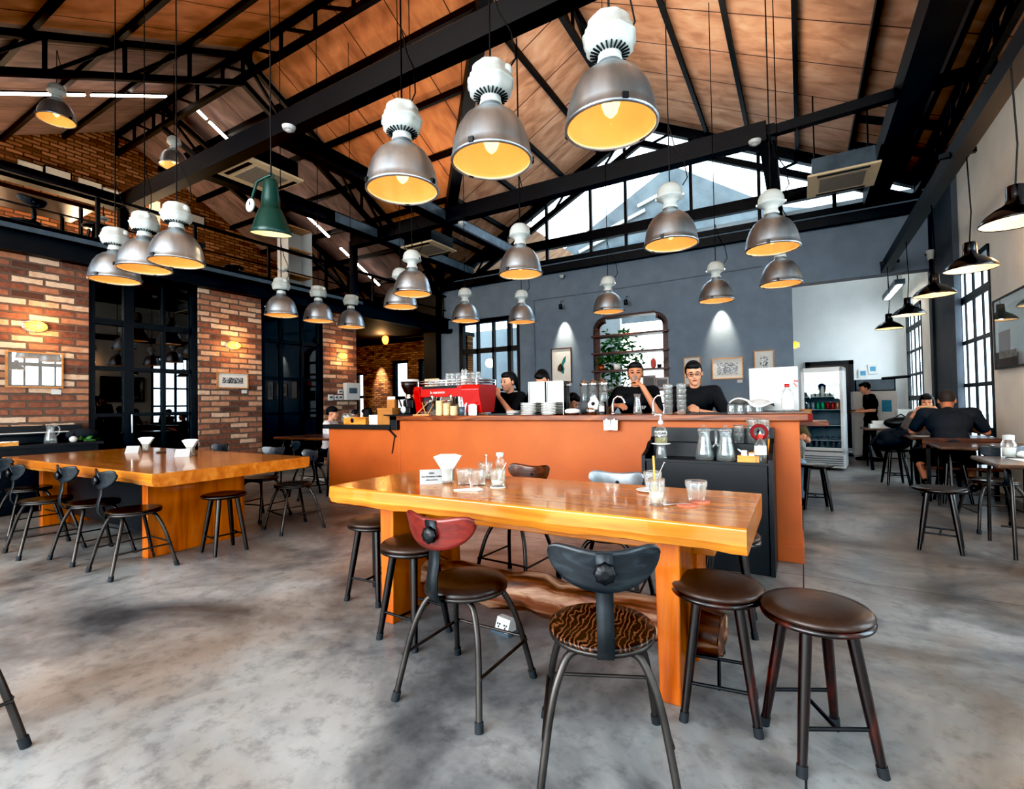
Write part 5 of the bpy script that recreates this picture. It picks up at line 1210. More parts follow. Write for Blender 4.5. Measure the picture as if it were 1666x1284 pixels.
# ================================================================== PEOPLE
def remesh(mb, name, m, parent, vox, smooth=4):
    o = mb.build(name, m, None)
    r = o.modifiers.new('r', 'REMESH'); r.mode = 'VOXEL'; r.voxel_size = vox; r.use_smooth_shade = True
    if smooth:
        s_ = o.modifiers.new('s', 'SMOOTH'); s_.factor = .5; s_.iterations = smooth
    bpy.context.view_layer.update()
    me = bpy.data.meshes.new_from_object(o.evaluated_get(bpy.context.evaluated_depsgraph_get()))
    o.modifiers.clear(); o.data = me; me.materials.clear(); me.materials.append(m)
    me.polygons.foreach_set('use_smooth', [True]*len(me.polygons))
    o.parent = parent; return o
V = Vector
def human(label, loc, rz=0, s=1., skin=None, top=None, legs=None, hair='short', sleeve=.75, vox=.0085, P=None, hairm=None, girth=1., cap=None, female=False, trousers_to=1., top_hand_vox=None):
    p = dict(pelvis=(0, 0, .90), chest=(0, .01, 1.24), neck=(0, .02, 1.43), head=(0, -.01, 1.57), yaw=0, pitch=0, roll=0, cyaw=0,
             Re=(-.27, .03, 1.13), Rw=(-.29, -.06, .88), Rd=(0, -.25, -.97), Rn=(.9, 0, -.2), Rc=.5,
             Le=(.27, .03, 1.13), Lw=(.29, -.06, .88), Ld=(0, -.25, -.97), Ln=(-.9, 0, -.2), Lc=.5,
             Rk=(-.11, -.03, .49), Ra=(-.12, .02, .08), Lk=(.11, -.03, .49), La=(.12, .02, .08), toe=(0, -1, 0))
    p.update(P or {})
    for k in p:
        if isinstance(p[k], tuple): p[k] = V(p[k])
    skin = skin or M_skin; top = top or M_shirt; legs = legs or M_pants; hairm = hairm or M_hair
    t = thing('person', label, 'person', loc, rz); t.scale = (s, s, s)
    cm = Matrix.Rotation(R3(p['cyaw']), 4, 'Z'); g = girth
    sw = .165 if female else .185
    up = (p['neck']-p['chest']).normalized(); X = cm @ V((1, 0, 0))
    Rs = p['chest']+up*.125-X*sw*(.5+.5*g); Ls = p['chest']+up*.125+X*sw*(.5+.5*g)
    HM = Matrix.Translation(p['head']) @ Matrix.Rotation(R3(p['yaw']), 4, 'Z') @ Matrix.Rotation(R3(p['pitch']), 4, 'X') @ Matrix.Rotation(R3(p['roll']), 4, 'Y')
    def frame(c, u):
        u = V(u).normalized(); x = (X-u*X.dot(u)).normalized(); y = u.cross(x)
        return Matrix.Translation(c) @ Matrix((x, y, u)).transposed().to_4x4()
    tu = (p['chest']-p['pelvis']).normalized()
    def torso(mb, d):
        mb.ell((0, 0, 0), (.15*g+d, .105*g+d, .12+d), 18, 12, frame(p['pelvis'], tu))
        mb.ell((0, 0, 0), (.125*g+d, .095*g*1.05+d, .2+d), 18, 12, frame(p['pelvis'].lerp(p['chest'], .5), tu))
        mb.ell((0, 0, .0), (.16*g+d, .108*g+d, .17+d), 18, 12, frame(p['chest'], up))
        for S in (Rs, Ls): mb.cap(p['chest']+up*.10, S, .07+d, .056*g+d)
        mb.cap(p['chest']+up*.12, p['neck']-up*.03, .075+d*.6, .056+d*.4)
        if female:
            for sx in (-.07, .07): mb.ell((sx, -.085, .02), (.06+d, .05+d, .06+d), 12, 8, frame(p['chest'], up))
    def arm(mb, S, Ee, W, d, t1=None):
        if t1 is None:
            mb.cap(S, Ee, .052*g**.5+d, .041+d); mb.cap(Ee, W, .041+d, .027+d)
        else: mb.cap(S, S.lerp(Ee, t1), .058*g**.5+d, .052+d)
    def hand(mb, W, D, n, curl):
        D = V(D).normalized(); n = V(n); n = (n-D*n.dot(D)).normalized(); sd = D.cross(n)
        for k in (-.022, 0, .022): mb.cap(W+sd*k*.4, W+D*.075+sd*k, .017, .015, 8)
        thumb_side = sd
        for i, (k, ln) in enumerate(((-.034, .034), (-.0115, .043), (.0115, .046), (.034, .040))):
            a = W+D*.078+sd*k; d1 = (D*math.cos(curl)+n*math.sin(curl)); b = a+d1*ln
            d2 = (D*math.cos(curl*2.1)+n*math.sin(curl*2.1)); c = b+d2*ln*.8
            mb.cap(a, b, .0095, .009, 8); mb.cap(b, c, .009, .0075, 8)
        a = W+D*.03+sd*.028; b = a+(sd*.75+D*.5+n*.35).normalized()*.045; c = b+(D*.8+n*.6).normalized()*.032
        mb.cap(a, b, .0125, .011, 8); mb.cap(b, c, .011, .009, 8)
    Rh = p['pelvis']+frame(V((0, 0, 0)), tu) @ V((-.085, 0, -.05)); Lh = p['pelvis']+frame(V((0, 0, 0)), tu) @ V((.085, 0, -.05))
    def leg(mb, Hh, K, A, d, t1=1.):
        mb.cap(Hh, K, .085*g+d, .058+d); mb.cap(K, K.lerp(A, t1), .056+d, (.056+(.036-.056)*t1)+d)
    b = MB()
    torso(b, -.008)
    b.cap(p['neck']-up*.05, p['head']+HM.to_3x3() @ V((0, .02, -.05)), .054, .05)
    b.ell((0, .012, .022), (.077, .096, .1), 20, 14, HM); b.ell((0, -.024, -.045), (.06, .066, .078), 18, 12, HM)
    b.ell((0, -.058, -.1), (.03, .03, .024), 12, 8, HM); b.ell((.036, -.052, -.032), (.03, .035, .034), 12, 8, HM); b.ell((-.036, -.052, -.032), (.03, .035, .034), 12, 8, HM)
    m3 = lambda q: HM @ V(q)
    b.cap(m3((0, -.084, .004)), m3((0, -.102, -.03)), .009, .0135, 8); b.ell((0, -.095, -.033), (.018, .012, .01), 10, 6, HM)
    b.ell((0, -.084, -.062), (.024, .012, .013), 10, 6, HM)
    for sx in (-1, 1): b.ell((sx*.078, .012, -.012), (.012, .022, .032), 10, 8, HM)
    arm(b, Rs, p['Re'], p['Rw'], 0); arm(b, Ls, p['Le'], p['Lw'], 0)
    hand(b, p['Rw'], p['Rd'], p['Rn'], p['Rc']); hand(b, p['Lw'], p['Ld'], p['Ln'], p['Lc'])
    leg(b, Rh, p['Rk'], p['Ra'], 0); leg(b, Lh, p['Lk'], p['La'], 0)
    td = V(p['toe']).normalized()
    for A in (p['Ra'], p['La']): b.cap(A+td*-.02-V((0, 0, .035)), A+td*.14-V((0, 0, .05)), .036, .028)
    remesh(b, 'body', skin, t, vox)
    c = MB(); torso(c, .014); arm(c, Rs, p['Re'], p['Rw'], .014, sleeve); arm(c, Ls, p['Le'], p['Lw'], .014, sleeve)
    if sleeve > .9:
        for Ee, W in ((p['Re'], p['Rw']), (p['Le'], p['Lw'])): c.cap(Ee, Ee.lerp(W, .6), .055, .045)
    part_label(remesh(c, 'shirt', top, t, .013, 3), top.name.replace('_', ' '))
    c = MB(); c.ell((0, 0, -.02), (.155*g+.016, .11*g+.016, .12), 18, 12, frame(p['pelvis'], tu)); leg(c, Rh, p['Rk'], p['Ra'], .014, trousers_to); leg(c, Lh, p['Lk'], p['La'], .014, trousers_to)
    remesh(c, 'trousers', legs, t, .014, 3)
    for A in (p['Ra'], p['La']):
        MB().cap(A+td*-.03-V((0, 0, .033)), A+td*.15-V((0, 0, .047)), .046, .034).build('shoe', M_black, t)
    h = MB()
    if hair in ('short', 'bun', 'bob', 'bowl', 'pony'):
        h.ell((0, .03, .036), (.086, .092, .098), 22, 16, HM)
        for sx in (-1, 1): h.ell((sx*.068, .03, .0), (.02, .05, .05), 12, 8, HM)
        if hair in ('short', 'bowl'): h.ell((0, -.035, .082), (.07, .055, .042), 16, 10, HM); h.ell((.015, -.055, .075), (.05, .035, .03), 14, 8, HM)
        if hair == 'bowl': h.ell((0, -.06, .055), (.07, .035, .035), 14, 8, HM)
        if hair in ('bun', 'pony'): h.ell((0, -.028, .078), (.074, .062, .046), 16, 10, HM)
        if hair == 'bun': h.ell((0, .115, .03), (.038, .035, .038), 14, 10, HM)
        if hair == 'pony': h.cap(m3((0, .11, .04)), m3((0, .15, -.12)), .035, .015)
        if hair == 'bob':
            h.ell((0, -.05, .07), (.072, .045, .045), 16, 10, HM)
            for sx in (-1, 1): h.ell((sx*.072, .0, -.03), (.024, .06, .1), 12, 10, HM)
            h.ell((0, .06, -.03), (.08, .05, .1), 16, 10, HM)
    elif hair == 'crop': h.ell((0, .022, .03), (.081, .096, .096), 22, 16, HM)
    remesh(h, 'hair', hairm, t, .008, 3)
    for sx in (-1, 1):
        MB().ell((sx*.031, -.085, -.002), (.0155, .006, .0065), 10, 6, HM).build('eye', M_black, t)
        MB().ell((sx*.032, -.087, .022), (.02, .006, .0035), 10, 6, HM).build('eyebrow', hairm, t)
    MB().ell((0, -.094, -.063), (.024, .006, .0055), 12, 6, HM).build('mouth', M_lip, t)
    if cap:
        MB().ell((0, .01, .055), (.088, .106, .075), 22, 12, HM).ell((0, -.115, .052), (.07, .07, .008), 18, 6, HM).build('cap', cap, t)
    t['hm'] = 0; del t['hm']
    return t, HM
ORI = {}
def fix(t, HM, target):
    """move a figure sideways so that its head sits at the target (height kept)"""
    t.rotation_euler.z; M = Matrix.Rotation(t.rotation_euler.z, 4, 'Z') @ Matrix.Scale(t.scale[0], 4)
    hp = M @ (HM @ V((0, 0, 0))); t.location.x = target[0]-hp.x; t.location.y = target[1]-hp.y
    return t
# 1 smiling barista by the espresso machine
t, H = human('smiling woman in a black shirt leaning on the counter right of the red espresso machine', (0, 0, 0), R3(-8), 1.03, hair='pony', female=True,
  P=dict(chest=(0, -.06, 1.24), neck=(0, -.07, 1.42), head=(0, -.11, 1.56), yaw=-14, pitch=4, Le=(.20, -.31, 1.16), Lw=(.02, -.33, 1.37), Ld=(-.3, .1, .95), Ln=(-.6, .5, .1), Lc=.5, Re=(-.26, -.1, 1.08), Rw=(-.2, -.33, 1.14), Rd=(.2, -.9, -.1), Rn=(0, 0, -1)))
fix(t, H, (-3.292, 5.500, 1.599))
# 2 man bending his head behind the steel boxes
t, H = human('dark-haired man with bowed head behind the mirror-polished boxes', (0, 0, 0), R3(0), 1.06, hair='short',
  P=dict(chest=(0, -.08, 1.24), neck=(0, -.12, 1.42), head=(0, -.2, 1.53), pitch=30, Re=(-.28, -.15, 1.1), Rw=(-.15, -.34, 1.05), Rd=(.5, -.8, 0), Rn=(0, 0, -1), Le=(.28, -.15, 1.1), Lw=(.15, -.34, 1.05), Ld=(-.5, -.8, 0), Ln=(0, 0, -1)))
fix(t, H, (-2.951, 5.800, 1.571))
# 3 small woman looking down at the back
t, H = human('woman with tied dark hair bending down in profile, behind the counter by the glass dispensers', (0, 0, 0), R3(85), .96, hair='bun', female=True,
  P=dict(pelvis=(0, 0, .75), chest=(0, -.12, 1.04), neck=(0, -.2, 1.2), head=(0, -.29, 1.31), pitch=35, Rk=(-.11, -.25, .5), Lk=(.11, -.25, .5)))
fix(t, H, (-2.732, 6.300, 1.406)); t.location.z = .07
# 4 woman drinking, centre
t, H = human('woman in a black polo drinking from a small glass at the middle of the counter', (0, 0, 0), R3(14), 1.04, hair='bun', girth=1.12, female=True, skin=M_skin2,
  P=dict(yaw=2, pitch=-2, Le=(.235, -.24, 1.12), Lw=(.075, -.235, 1.42), Ld=(-.55, .35, .6), Ln=(-.6, .4, -.3), Lc=.75, Re=(-.3, -.1, 1.15), Rw=(-.2, -.3, 1.225), Rd=(.75, -.6, .05), Rn=(.3, .3, -.8), Rc=.6))
fix(t, H, (-1.598, 5.450, 1.567)); drinker = t
text('lettering', 'STEP', .045, M_plastic, t, (.06, -.135, 1.2), (PI/2, 0, 0), .0008)
dg = tumbler('small glass at the lips of the woman in the black polo', .022, .028, .07, None)
q = Matrix.Rotation(t.rotation_euler.z, 4, 'Z') @ V((.012, -.185, 1.545)); dg.location = (t.location.x+q.x, t.location.y+q.y, q.z); dg.rotation_euler = (R3(55), 0, 0)
# 5 man with glasses
t, H = human('smiling person with glasses in a black polo holding a filter handle', (0, 0, 0), R3(5), 1.03, hair='short', girth=1.05,
  P=dict(head=(0, -.06, 1.56), yaw=8, pitch=10, roll=-4, Le=(.31, -.12, 1.1), Lw=(.06, -.33, 1.17), Ld=(-.85, -.25, .1), Ln=(-.1, .6, -.6), Lc=.7, Re=(-.26, -.12, 1.08), Rw=(-.06, -.36, 1.18), Rd=(.7, -.4, .2), Rn=(.3, .6, -.5), Rc=.7))
fix(t, H, (-0.983, 5.500, 1.563))
gl_ = MB()
for sx in (-1, 1):
    gl_.tube([tuple(H @ V((sx*.034+.026*math.cos(a*PI/6), -.096, .0+.019*math.sin(a*PI/6)))) for a in range(13)], .0022, 6)
    gl_.tube([tuple(H @ V((sx*.06, -.094, .004))), tuple(H @ V((sx*.08, .0, .004)))], .002, 6)
gl_.tube([tuple(H @ V((-.01, -.097, .004))), tuple(H @ V((.01, -.097, .004)))], .002, 6)
gl_.build('glasses', M_brownframe, t)
pf = thing('filter_handle', 'black-handled metal coffee filter held by the person with glasses', 'coffee filter', (t.location.x-.02, t.location.y-.44, 1.23))
MB().lathe([(.03, 0), (.038, .005), (.038, .03), (.034, .03)], 20, Matrix.Translation((-.03, 0, .06)) @ RX(70)).build('basket', M_chrome, pf); MB().tube([(-.02, 0, .05), (.02, 0, -.02), (.03, 0, -.05)], [.012, .016, .014], 10).build('handle', M_black, pf)
# 6-8 guests left of the counter
SIT = dict(pelvis=(0, 0, .55), chest=(0, -.04, .89), neck=(0, -.05, 1.07), head=(0, -.09, 1.21), Rk=(-.12, -.42, .52), Ra=(-.12, -.40, .1), Lk=(.12, -.42, .52), La=(.12, -.40, .1),
  Re=(-.26, -.16, .8), Rw=(-.16, -.4, .88), Rd=(.3, -.9, 0), Rn=(0, 0, -1), Le=(.26, -.16, .8), Lw=(.16, -.4, .88), Ld=(-.3, -.9, 0), Ln=(0, 0, -1))
t, H = human('man in a white tee and black cap sitting in profile left of the counter end', (0, 0, 0), R3(122), 1.0, hair='crop', cap=M_shirt, top=M_whitetee, P=dict(SIT))
t.location.z = .0; fix(t, H, (-7.425, 6.100, 1.257))
t, H = human('child with black hair peeping over the wooden tray on the low counter end', (0, 0, 0), R3(40), .78, hair='bowl', top=M_tee, skin=M_skin2, P=dict(SIT))
t.location.z = .22; fix(t, H, (-6.733, 6.000, 1.102))
t, H = human('black-haired guest in red and grey leaning forward, right of the child', (0, 0, 0), R3(-60), .98, hair='bob', top=M_redcloth, P=dict(SIT, head=(0, -.12, 1.2), pitch=15))
fix(t, H, (-7.501, 7.000, 1.192))
# 9 waiter carrying a tray
t, H = human('waiter in black walking left with a tray, near the white fridge at the back', (1.25, 12.75, 0), R3(-82), .985, hair='short', girth=1.05, vox=.01,
  P=dict(head=(0, -.09, 1.555), pitch=20, yaw=0, neck=(0, -.03, 1.42), Re=(-.25, -.02, 1.1), Rw=(-.17, -.29, 1.05), Rd=(.2, -.95, 0), Rn=(0, 0, 1), Rc=.3, Le=(.25, .0, 1.08), Lw=(.17, -.26, 1.05), Ld=(-.2, -.95, 0), Ln=(0, 0, 1), Lc=.3, Rk=(-.1, -.06, .49), Ra=(-.1, -.1, .08), Lk=(.1, -.02, .48), La=(.1, .12, .08)))
fix(t, H, (1.161, 12.750, 1.500))
try_ = MB().lathe([(.01, 0), (.19, 0), (.2, .012), (.197, .014), (.18, .005), (.01, .005)], 28).build('serving_tray', M_steel); q = Matrix.Rotation(t.rotation_euler.z, 4, 'Z') @ V((0, -.46, 1.055)); at(try_, t.location.x+q.x, t.location.y+q.y, 1.055); tag(try_, 'round grey tray carried by the waiter', 'tray')
# 10 woman eating, 11 man with his back turned
t, H = human('dark-haired woman in grey eating a sandwich, facing the camera by the windows', (0, 0, 0), R3(-8), 1.02, hair='bob', top=M_greytee, female=True, sleeve=.95, vox=.009,
  P=dict(SIT, Le=(.26, -.22, .82), Lw=(.12, -.3, 1.08), Ld=(-.6, .1, .6), Ln=(-.5, .5, 0), Lc=.8, Re=(-.27, -.22, .80), Rw=(-.13, -.3, 1.08), Rd=(.6, .1, .6), Rn=(.5, .5, 0), Rc=.8))
fix(t, H, (1.616, 9.500, 1.149)); t.location.z = .0
sw_ = thing('sandwich', 'pale sandwich held to the mouth of the woman in grey', 'sandwich', (0, 0, 0)); q = Matrix.Rotation(t.rotation_euler.z, 4, 'Z') @ V((-.02, -.25, 1.175)); sw_.location = (t.location.x+q.x, t.location.y+q.y, q.z)
MB().add([(-.08, -.02, -.012), (.06, -.05, -.01), (.05, .03, -.01), (-.08, -.02, .012), (.06, -.05, .014), (.05, .03, .014)], [(2, 1, 0), (3, 4, 5), (0, 1, 4, 3), (1, 2, 5, 4), (2, 0, 3, 5)]).build('bread', M_cream, sw_)
t, H = human('broad man in a charcoal tee seated with his back to the camera', (0, 0, 0), R3(172), 1.1, hair='crop', hairm=M_greyhair, top=M_tee, skin=M_skin2, girth=1.28, trousers_to=.35, vox=.009,
  P=dict(SIT, chest=(0, -.16, .86), neck=(0, -.26, 1.03), head=(0, -.34, 1.13), pitch=18, Le=(.33, -.3, .76), Lw=(.16, -.5, .82), Re=(-.33, -.3, .76), Rw=(-.16, -.5, .82), Lk=(.3, -.3, .5), La=(.22, -.02, .22), Rk=(-.18, -.4, .52), Ra=(-.2, -.3, .15)))
t.location.z = .02; fix(t, H, (1.642, 8.450, 1.131))
bs = dup(stB, (t.location.x, t.location.y-.03, 0), R3(10), 'black wooden stool the broad man in the charcoal tee sits on')

M_olive = pbr('olive_top', '#5a5136', .85, 0, .15, 12); M_jeans = pbr('light_blue_jeans', '#7f9db2', .85, 0, .12, 14)
t, H = human('guest in pale blue jeans sitting half hidden behind the right end of the counter', (0, 0, 0), R3(12), .98, hair='short', hairm=M_leather, top=M_olive, legs=M_jeans, P=dict(SIT, pitch=25))
fix(t, H, (-0.211, 7.350, 1.168))

# ================================================================== PICTURES
def picture(label, c, w, h, face, fm, inner, mat=.05, tagc=None, depth=.03, inner_wh=None, pane=False):
    """face: direction the picture looks to, '-y', '+x' or '-x'"""
    rz = {'-y': 0, '+x': PI/2, '-x': -PI/2}[face]
    t = thing('framed_picture', label, 'picture', c, rz)
    fr = MB(); f = .022
    fr.bx(-w/2, -depth, -h/2, -w/2+f, 0, h/2).bx(w/2-f, -depth, -h/2, w/2, 0, h/2).bx(-w/2+f, -depth, h/2-f, w/2-f, 0, h/2).bx(-w/2+f, -depth, -h/2, w/2-f, 0, -h/2+f).build('frame', fm, t)
    MB().bx(-w/2+f, -depth*.5, -h/2+f, w/2-f, -.002, h/2-f).build('mount', M_paper, t)
    if inner is not None:
        iw, ih = inner_wh or (w-2*f-2*mat, h-2*f-2*mat)
        if callable(inner): inner(t, -depth*.5)
        else: MB().bx(-iw/2, -depth*.5-.003, -ih/2, iw/2, -depth*.5, ih/2).build('print', inner, t)
    if pane: MB().bx(-w/2+f, -depth*.8, -h/2+f, w/2-f, -depth*.8+.002, h/2-f).build('glazing', M_mirrorglass, t)
    if tagc:
        g = thing('label_card', tagc, 'card', (0, 0, 0), rz); M = Matrix.Rotation(rz, 3, 'Z')
        q = V(c)+M @ V((w*.38, 0, -h/2-.05)); g.location = q
        MB().bx(-.055, -.006, -.04, .055, 0, .03).build('card', M_paper, g)
    return t
M_mirrorglass = glass('picture_glass', '#ffffff', 1., .0, .16, .5)
def rect(x0, y0, x1, y1, plane, v):
    pass
a, b = (-9.500, 2.291, 2.180), (-9.500, 2.910, 1.664)
picture('big white print under reflecting glass on the leftmost brick pier', (-9.5, (a[1]+b[1])/2, (a[2]+b[2])/2), b[1]-a[1], a[2]-b[2], '+x', M_ash, None, pane=True, tagc='small white caption card under the big white print at far left')
a, b = (-9.500, 5.148, 2.024), (-9.500, 5.755, 1.710)
picture('small wide black and white print on the middle brick pier', (-9.5, (a[1]+b[1])/2, (a[2]+b[2])/2), b[1]-a[1], a[2]-b[2], '+x', M_ash, M_art1, .08, tagc='small white caption card under the black print on the middle pier')
def bird(t, y):
    mb = MB(); M = Matrix(((1, 0, 0, 0), (0, 0, 1, y-.004), (0, 1, 0, 0), (0, 0, 0, 1)))
    mb.prism([(-.02, -.18), (.06, -.24), (.09, -.1), (.05, 0), (.12, .1), (.14, .26), (.06, .18), (.0, .05), (.02, -.05)], .003, M)
    mb.build('teal_wing', pbr('teal_ink', '#1f7a74', .6, 0, .4, 10), t)
    MB().prism([(-.12, -.12), (-.04, -.17), (.04, -.13), (.03, 0), (-.03, .05), (-.1, -.02)], .004, M).build('brown_body', pbr('sepia_ink', '#4a3428', .6, 0, .5, 14), t)
    MB().prism([(-.06, .0), (-.03, -.02), (-.01, .06), (-.04, .09)], .005, M).build('yellow_mark', pbr('ochre_ink', '#d8b46a', .6), t)
a, b = (-5.903, 12.200, 2.825), (-5.299, 12.200, 1.886)
picture('upright picture of a teal and brown bird shape on the grey wall', ((a[0]+b[0])/2, 12.2, (a[2]+b[2])/2), b[0]-a[0], a[2]-b[2], '-y', M_brownframe, bird, tagc='small white caption card under the bird picture')
a, b = (-2.406, 12.200, 2.364), (-2.019, 12.200, 1.703)
picture('pale framed picture half hidden behind the person with glasses', ((a[0]+b[0])/2, 12.2, (a[2]+b[2])/2), b[0]-a[0], a[2]-b[2], '-y', M_ash, None)
a, b = (-1.774, 12.200, 2.295), (-1.110, 12.200, 1.809)
picture('wide framed black and white linocut on the grey wall', ((a[0]+b[0])/2, 12.2, (a[2]+b[2])/2), b[0]-a[0], a[2]-b[2], '-y', M_ash, M_art1, .09, tagc='small white caption card under the wide linocut')
a, b = (-0.895, 12.200, 2.419), (-0.489, 12.200, 1.675)
picture('upright framed ink drawing on the grey wall above the white screen', ((a[0]+b[0])/2, 12.2, (a[2]+b[2])/2), b[0]-a[0], a[2]-b[2], '-y', M_ash, M_art2, .1)
def chairpic(t, y):
    MB().bx(-.52, y-.004, -.33, .52, y, .33).build('print', pbr('pale_green_photo', '#8fa09b', .35, 0, .25, 3), t)
    MB().bx(-.5, y-.008, -.28, -.1, y-.004, .02).build('brown_shape', pbr('rust_photo', '#6e2a14', .4, 0, .3, 8), t)
    MB().bx(-.5, y-.009, -.33, .1, y-.004, -.24).build('white_shape', pbr('bleached_photo', '#c9cfcd', .4, 0, .3, 8), t)
lp = picture('large black-framed colour picture tilted off the cream wall at the right edge', (2.27, 8.28, 2.12), 1.35, .92, '-x', M_frame, chairpic, pane=True)
# pictures on the mezzanine gable
GP = 'white prints on the upper brick wall'
for (px_, lab, w, h, fm) in (((-14.950, 4.010, 6.808), 'leftmost white print on the upper brick wall', .42, .36, M_plastic), ((-14.950, 4.492, 6.887), 'empty dark frame on the upper brick wall', .5, .34, M_frame), ((-14.950, 5.096, 6.806), 'white print with a dark centre on the upper brick wall', .46, .38, M_plastic), ((-14.950, 5.572, 6.811), 'wide white print right of the one with a dark centre, upper wall', .44, .26, M_plastic), ((-14.950, 6.497, 6.860), 'upper of two small white prints on the upper brick wall', .26, .3, M_plastic), ((-14.950, 6.497, 6.474), 'lower of two small white prints on the upper brick wall', .26, .3, M_plastic), ((-14.950, 7.598, 6.843), 'dark-framed white print far right on the upper brick wall', .4, .26, M_frame)):
    picture(lab, (-14.98, px_[1], px_[2]), w, h, '+x', fm, M_art1 if 'dark centre' in lab else None, .09)
for y in (2.6, 4.4, 6.4): point('assumed_gallery_light', (-13.9, y, 8.0 if y < 6 else 7.4), 60, (1., .74, .45), .1, None, 'SPOT', (0, R3(48), 0), 80, .8)  # assumed warm spots without fixtures, added to light the upper brick and prints
for y in (1.2, 3.0, 4.6, 6.2): point('assumed_gallery_light', (-14.0, y, 4.2), 90, (1., .75, .48), .1)  # assumed warm points without fixtures, brightening the foot of the gable brick

# ================================================================== MEZZANINE
rl = thing('railing', 'long black steel railing along the edge of the upper floor', 'railing', (-9.55, 3.8, 3.78))
MB().bx(-.03, -8, .93, .03, 8.4, .98).build('handrail', M_steel, rl); MB().bx(-.015, -8, .12, .015, 8.4, .15).bx(-.012, -8, .5, .012, 8.4, .52).build('lower_rail', M_steel, rl)
for i in range(12): MB().box((0, -7.7+i*1.45, .47), (.05, .05, .94)).build('post', M_steel, rl)
mt = thing('high_table', 'dark table standing by the railing on the upper floor at far left', 'table', (-10.9, 2.9, 3.78))
MB().bx(-.5, -.7, .98, .5, .7, 1.05).build('tabletop', M_blackwood, mt)
for x in (-.4, .4):
    for y in (-.55, .55): MB().tube([(x, y, 0), (x, y, 1.0)], .03, 8).build('leg', M_blackwood, mt)
GM_ = 'black stools on the upper floor'
dup(stB, (-10.1, 3.55, 3.78), 0, 'black stool silhouetted on the upper floor under the girder, left of the detector', GM_).scale = (1.15, 1.15, 1.2)
dup(chE, (-10.2, 2.0, 3.78), R3(80), 'dark chair silhouetted on the upper floor at the left edge')
dup(chE, (-10.3, 2.7, 3.78), R3(100), 'dark chair silhouetted on the upper floor left of the stool')
dup(chE, (-10.4, 5.2, 3.78), R3(70), 'dark chair on the upper floor behind the lamp cluster')
dup(stB, (-10.2, 5.9, 3.78), 0, 'dark stool on the upper floor right of the lamp cluster', GM_)
bkc = thing('shelf_unit', 'open white shelf unit standing on the upper floor below the green lamp', 'shelf', (-10.200, 7.346, 4.852)[:2]+(3.78,), R3(0))
MB().bx(-.2, -.3, 0, -.18, .3, 1.75).bx(-.2, -.32, 0, .2, -.3, 1.75).bx(-.2, .3, 0, .2, .32, 1.75).build('side_panels', M_plastic, bkc)
MB().bx(-.18, -.3, .02, .2, .3, .05).bx(-.18, -.3, .6, .2, .3, .63).bx(-.18, -.3, 1.2, .2, .3, 1.23).bx(-.2, -.32, 1.72, .2, .32, 1.75).build('shelf_boards', M_ash, bkc)

# ================================================================== CEILING EQUIPMENT
def cassette(label, c, w, d, rz=0, body=False):
    t = thing('air_conditioner', label, 'air conditioner', c, rz)
    MB().bx(-w/2, -d/2, 0, w/2, d/2, .04).build('panel', M_acpanel, t, .012)
    MB().bx(-w*.32, -d*.3, -.008, w*.32, d*.3, .0).build('intake_grille', pbr('grey_grille', '#8d867a', .7, 0, .2, 60), t)
    for y in (-d*.42, d*.42): MB().bx(-w*.36, y-.035, -.006, w*.36, y+.035, .0).build('louvre', M_black, t)
    MB().bx(-w*.43, -d*.43, .04, w*.43, d*.43, .32).build('casing', M_steel2 if body else M_steel, t)
    return t
M_acpanel = pbr('ivory_plastic', '#d3c3a4', .5, 0, .04, 5)
cassette('ivory ceiling cassette air conditioner above the green lamp, beside the girder', (-7.75, 4.95, 5.2), .95, .95)
cassette('ivory ceiling cassette air conditioner between two girders, above two overlapping lamps', (-7.6, 9.1, 5.05), .95, .95)
cassette('boxy grey air conditioner with a pale louvred panel hanging at the upper right', (.68, 10.0, 5.0), 1.0, 1.0, 0, True)
for x in (.3, 1.06):
    struct('roof_hanger', MB().tube([(x, 10.0, 5.3), (x, 10.0, roofz(x, 10.0))], .012, 6), M_steel)
def detector(label, c):
    t = thing('smoke_detector', label, 'smoke detector', c, 0, 'white smoke detectors')
    MB().lathe([(.02, -.075), (.035, -.07), (.055, -.05), (.075, -.045), (.085, -.02), (.09, 0)], 24).build('housing', M_plastic, t)
    MB().lathe([(.058, -.052), (.062, -.044)], 12, cap=(False, False)).build('vent_ring', M_black, t); return t
d0 = detector('white smoke detector under the left end of the upper black girder', (-5.989, 4.233, 5.190))
for p_, lab in (((-0.502, 8.132, 5.190), 'white smoke detector by the roof post at the right of the glazed gable'), ((-6.101, 8.400, 5.190), 'white smoke detector under the middle girder, left of a silver lamp'), ((-11.352, 4.067, 5.000), 'white smoke detector at the far left where the girders meet'), ((-9.350, 6.439, 4.261), 'white smoke detector above the leftmost of three small lamps')):
    dup(d0, p_, 0, lab)
for p_ in ((-11.352, 4.067, 5.000),): struct('roof_hanger', MB().tube([(p_[0], p_[1], p_[2]), (p_[0], p_[1], 5.3)], .01, 6), M_steel)
cc = thing('security_camera', 'white dome security camera at the right end of the grey beam', 'camera', (2.156, 11.900, 3.969))
MB().lathe([(.02, -.1), (.05, -.08), (.06, -.03), (.06, .05), (.075, .06), (.07, .1)], 20).build('housing', M_plastic, cc); MB().ell((0, -.02, -.085), .035).build('lens', M_black, cc); MB().bx(-.03, 0, .08, .03, .33, .13).build('bracket', M_steel, cc)
c2 = thing('security_camera', 'small white camera high on the grey wall, left of centre', 'camera', (-5.477, 12.050, 4.773))
MB().lathe([(.02, -.08), (.05, -.06), (.065, 0)], 18).build('housing', M_plastic, c2); MB().bx(-.02, 0, -.01, .02, .15, .02).build('bracket', M_steel, c2)
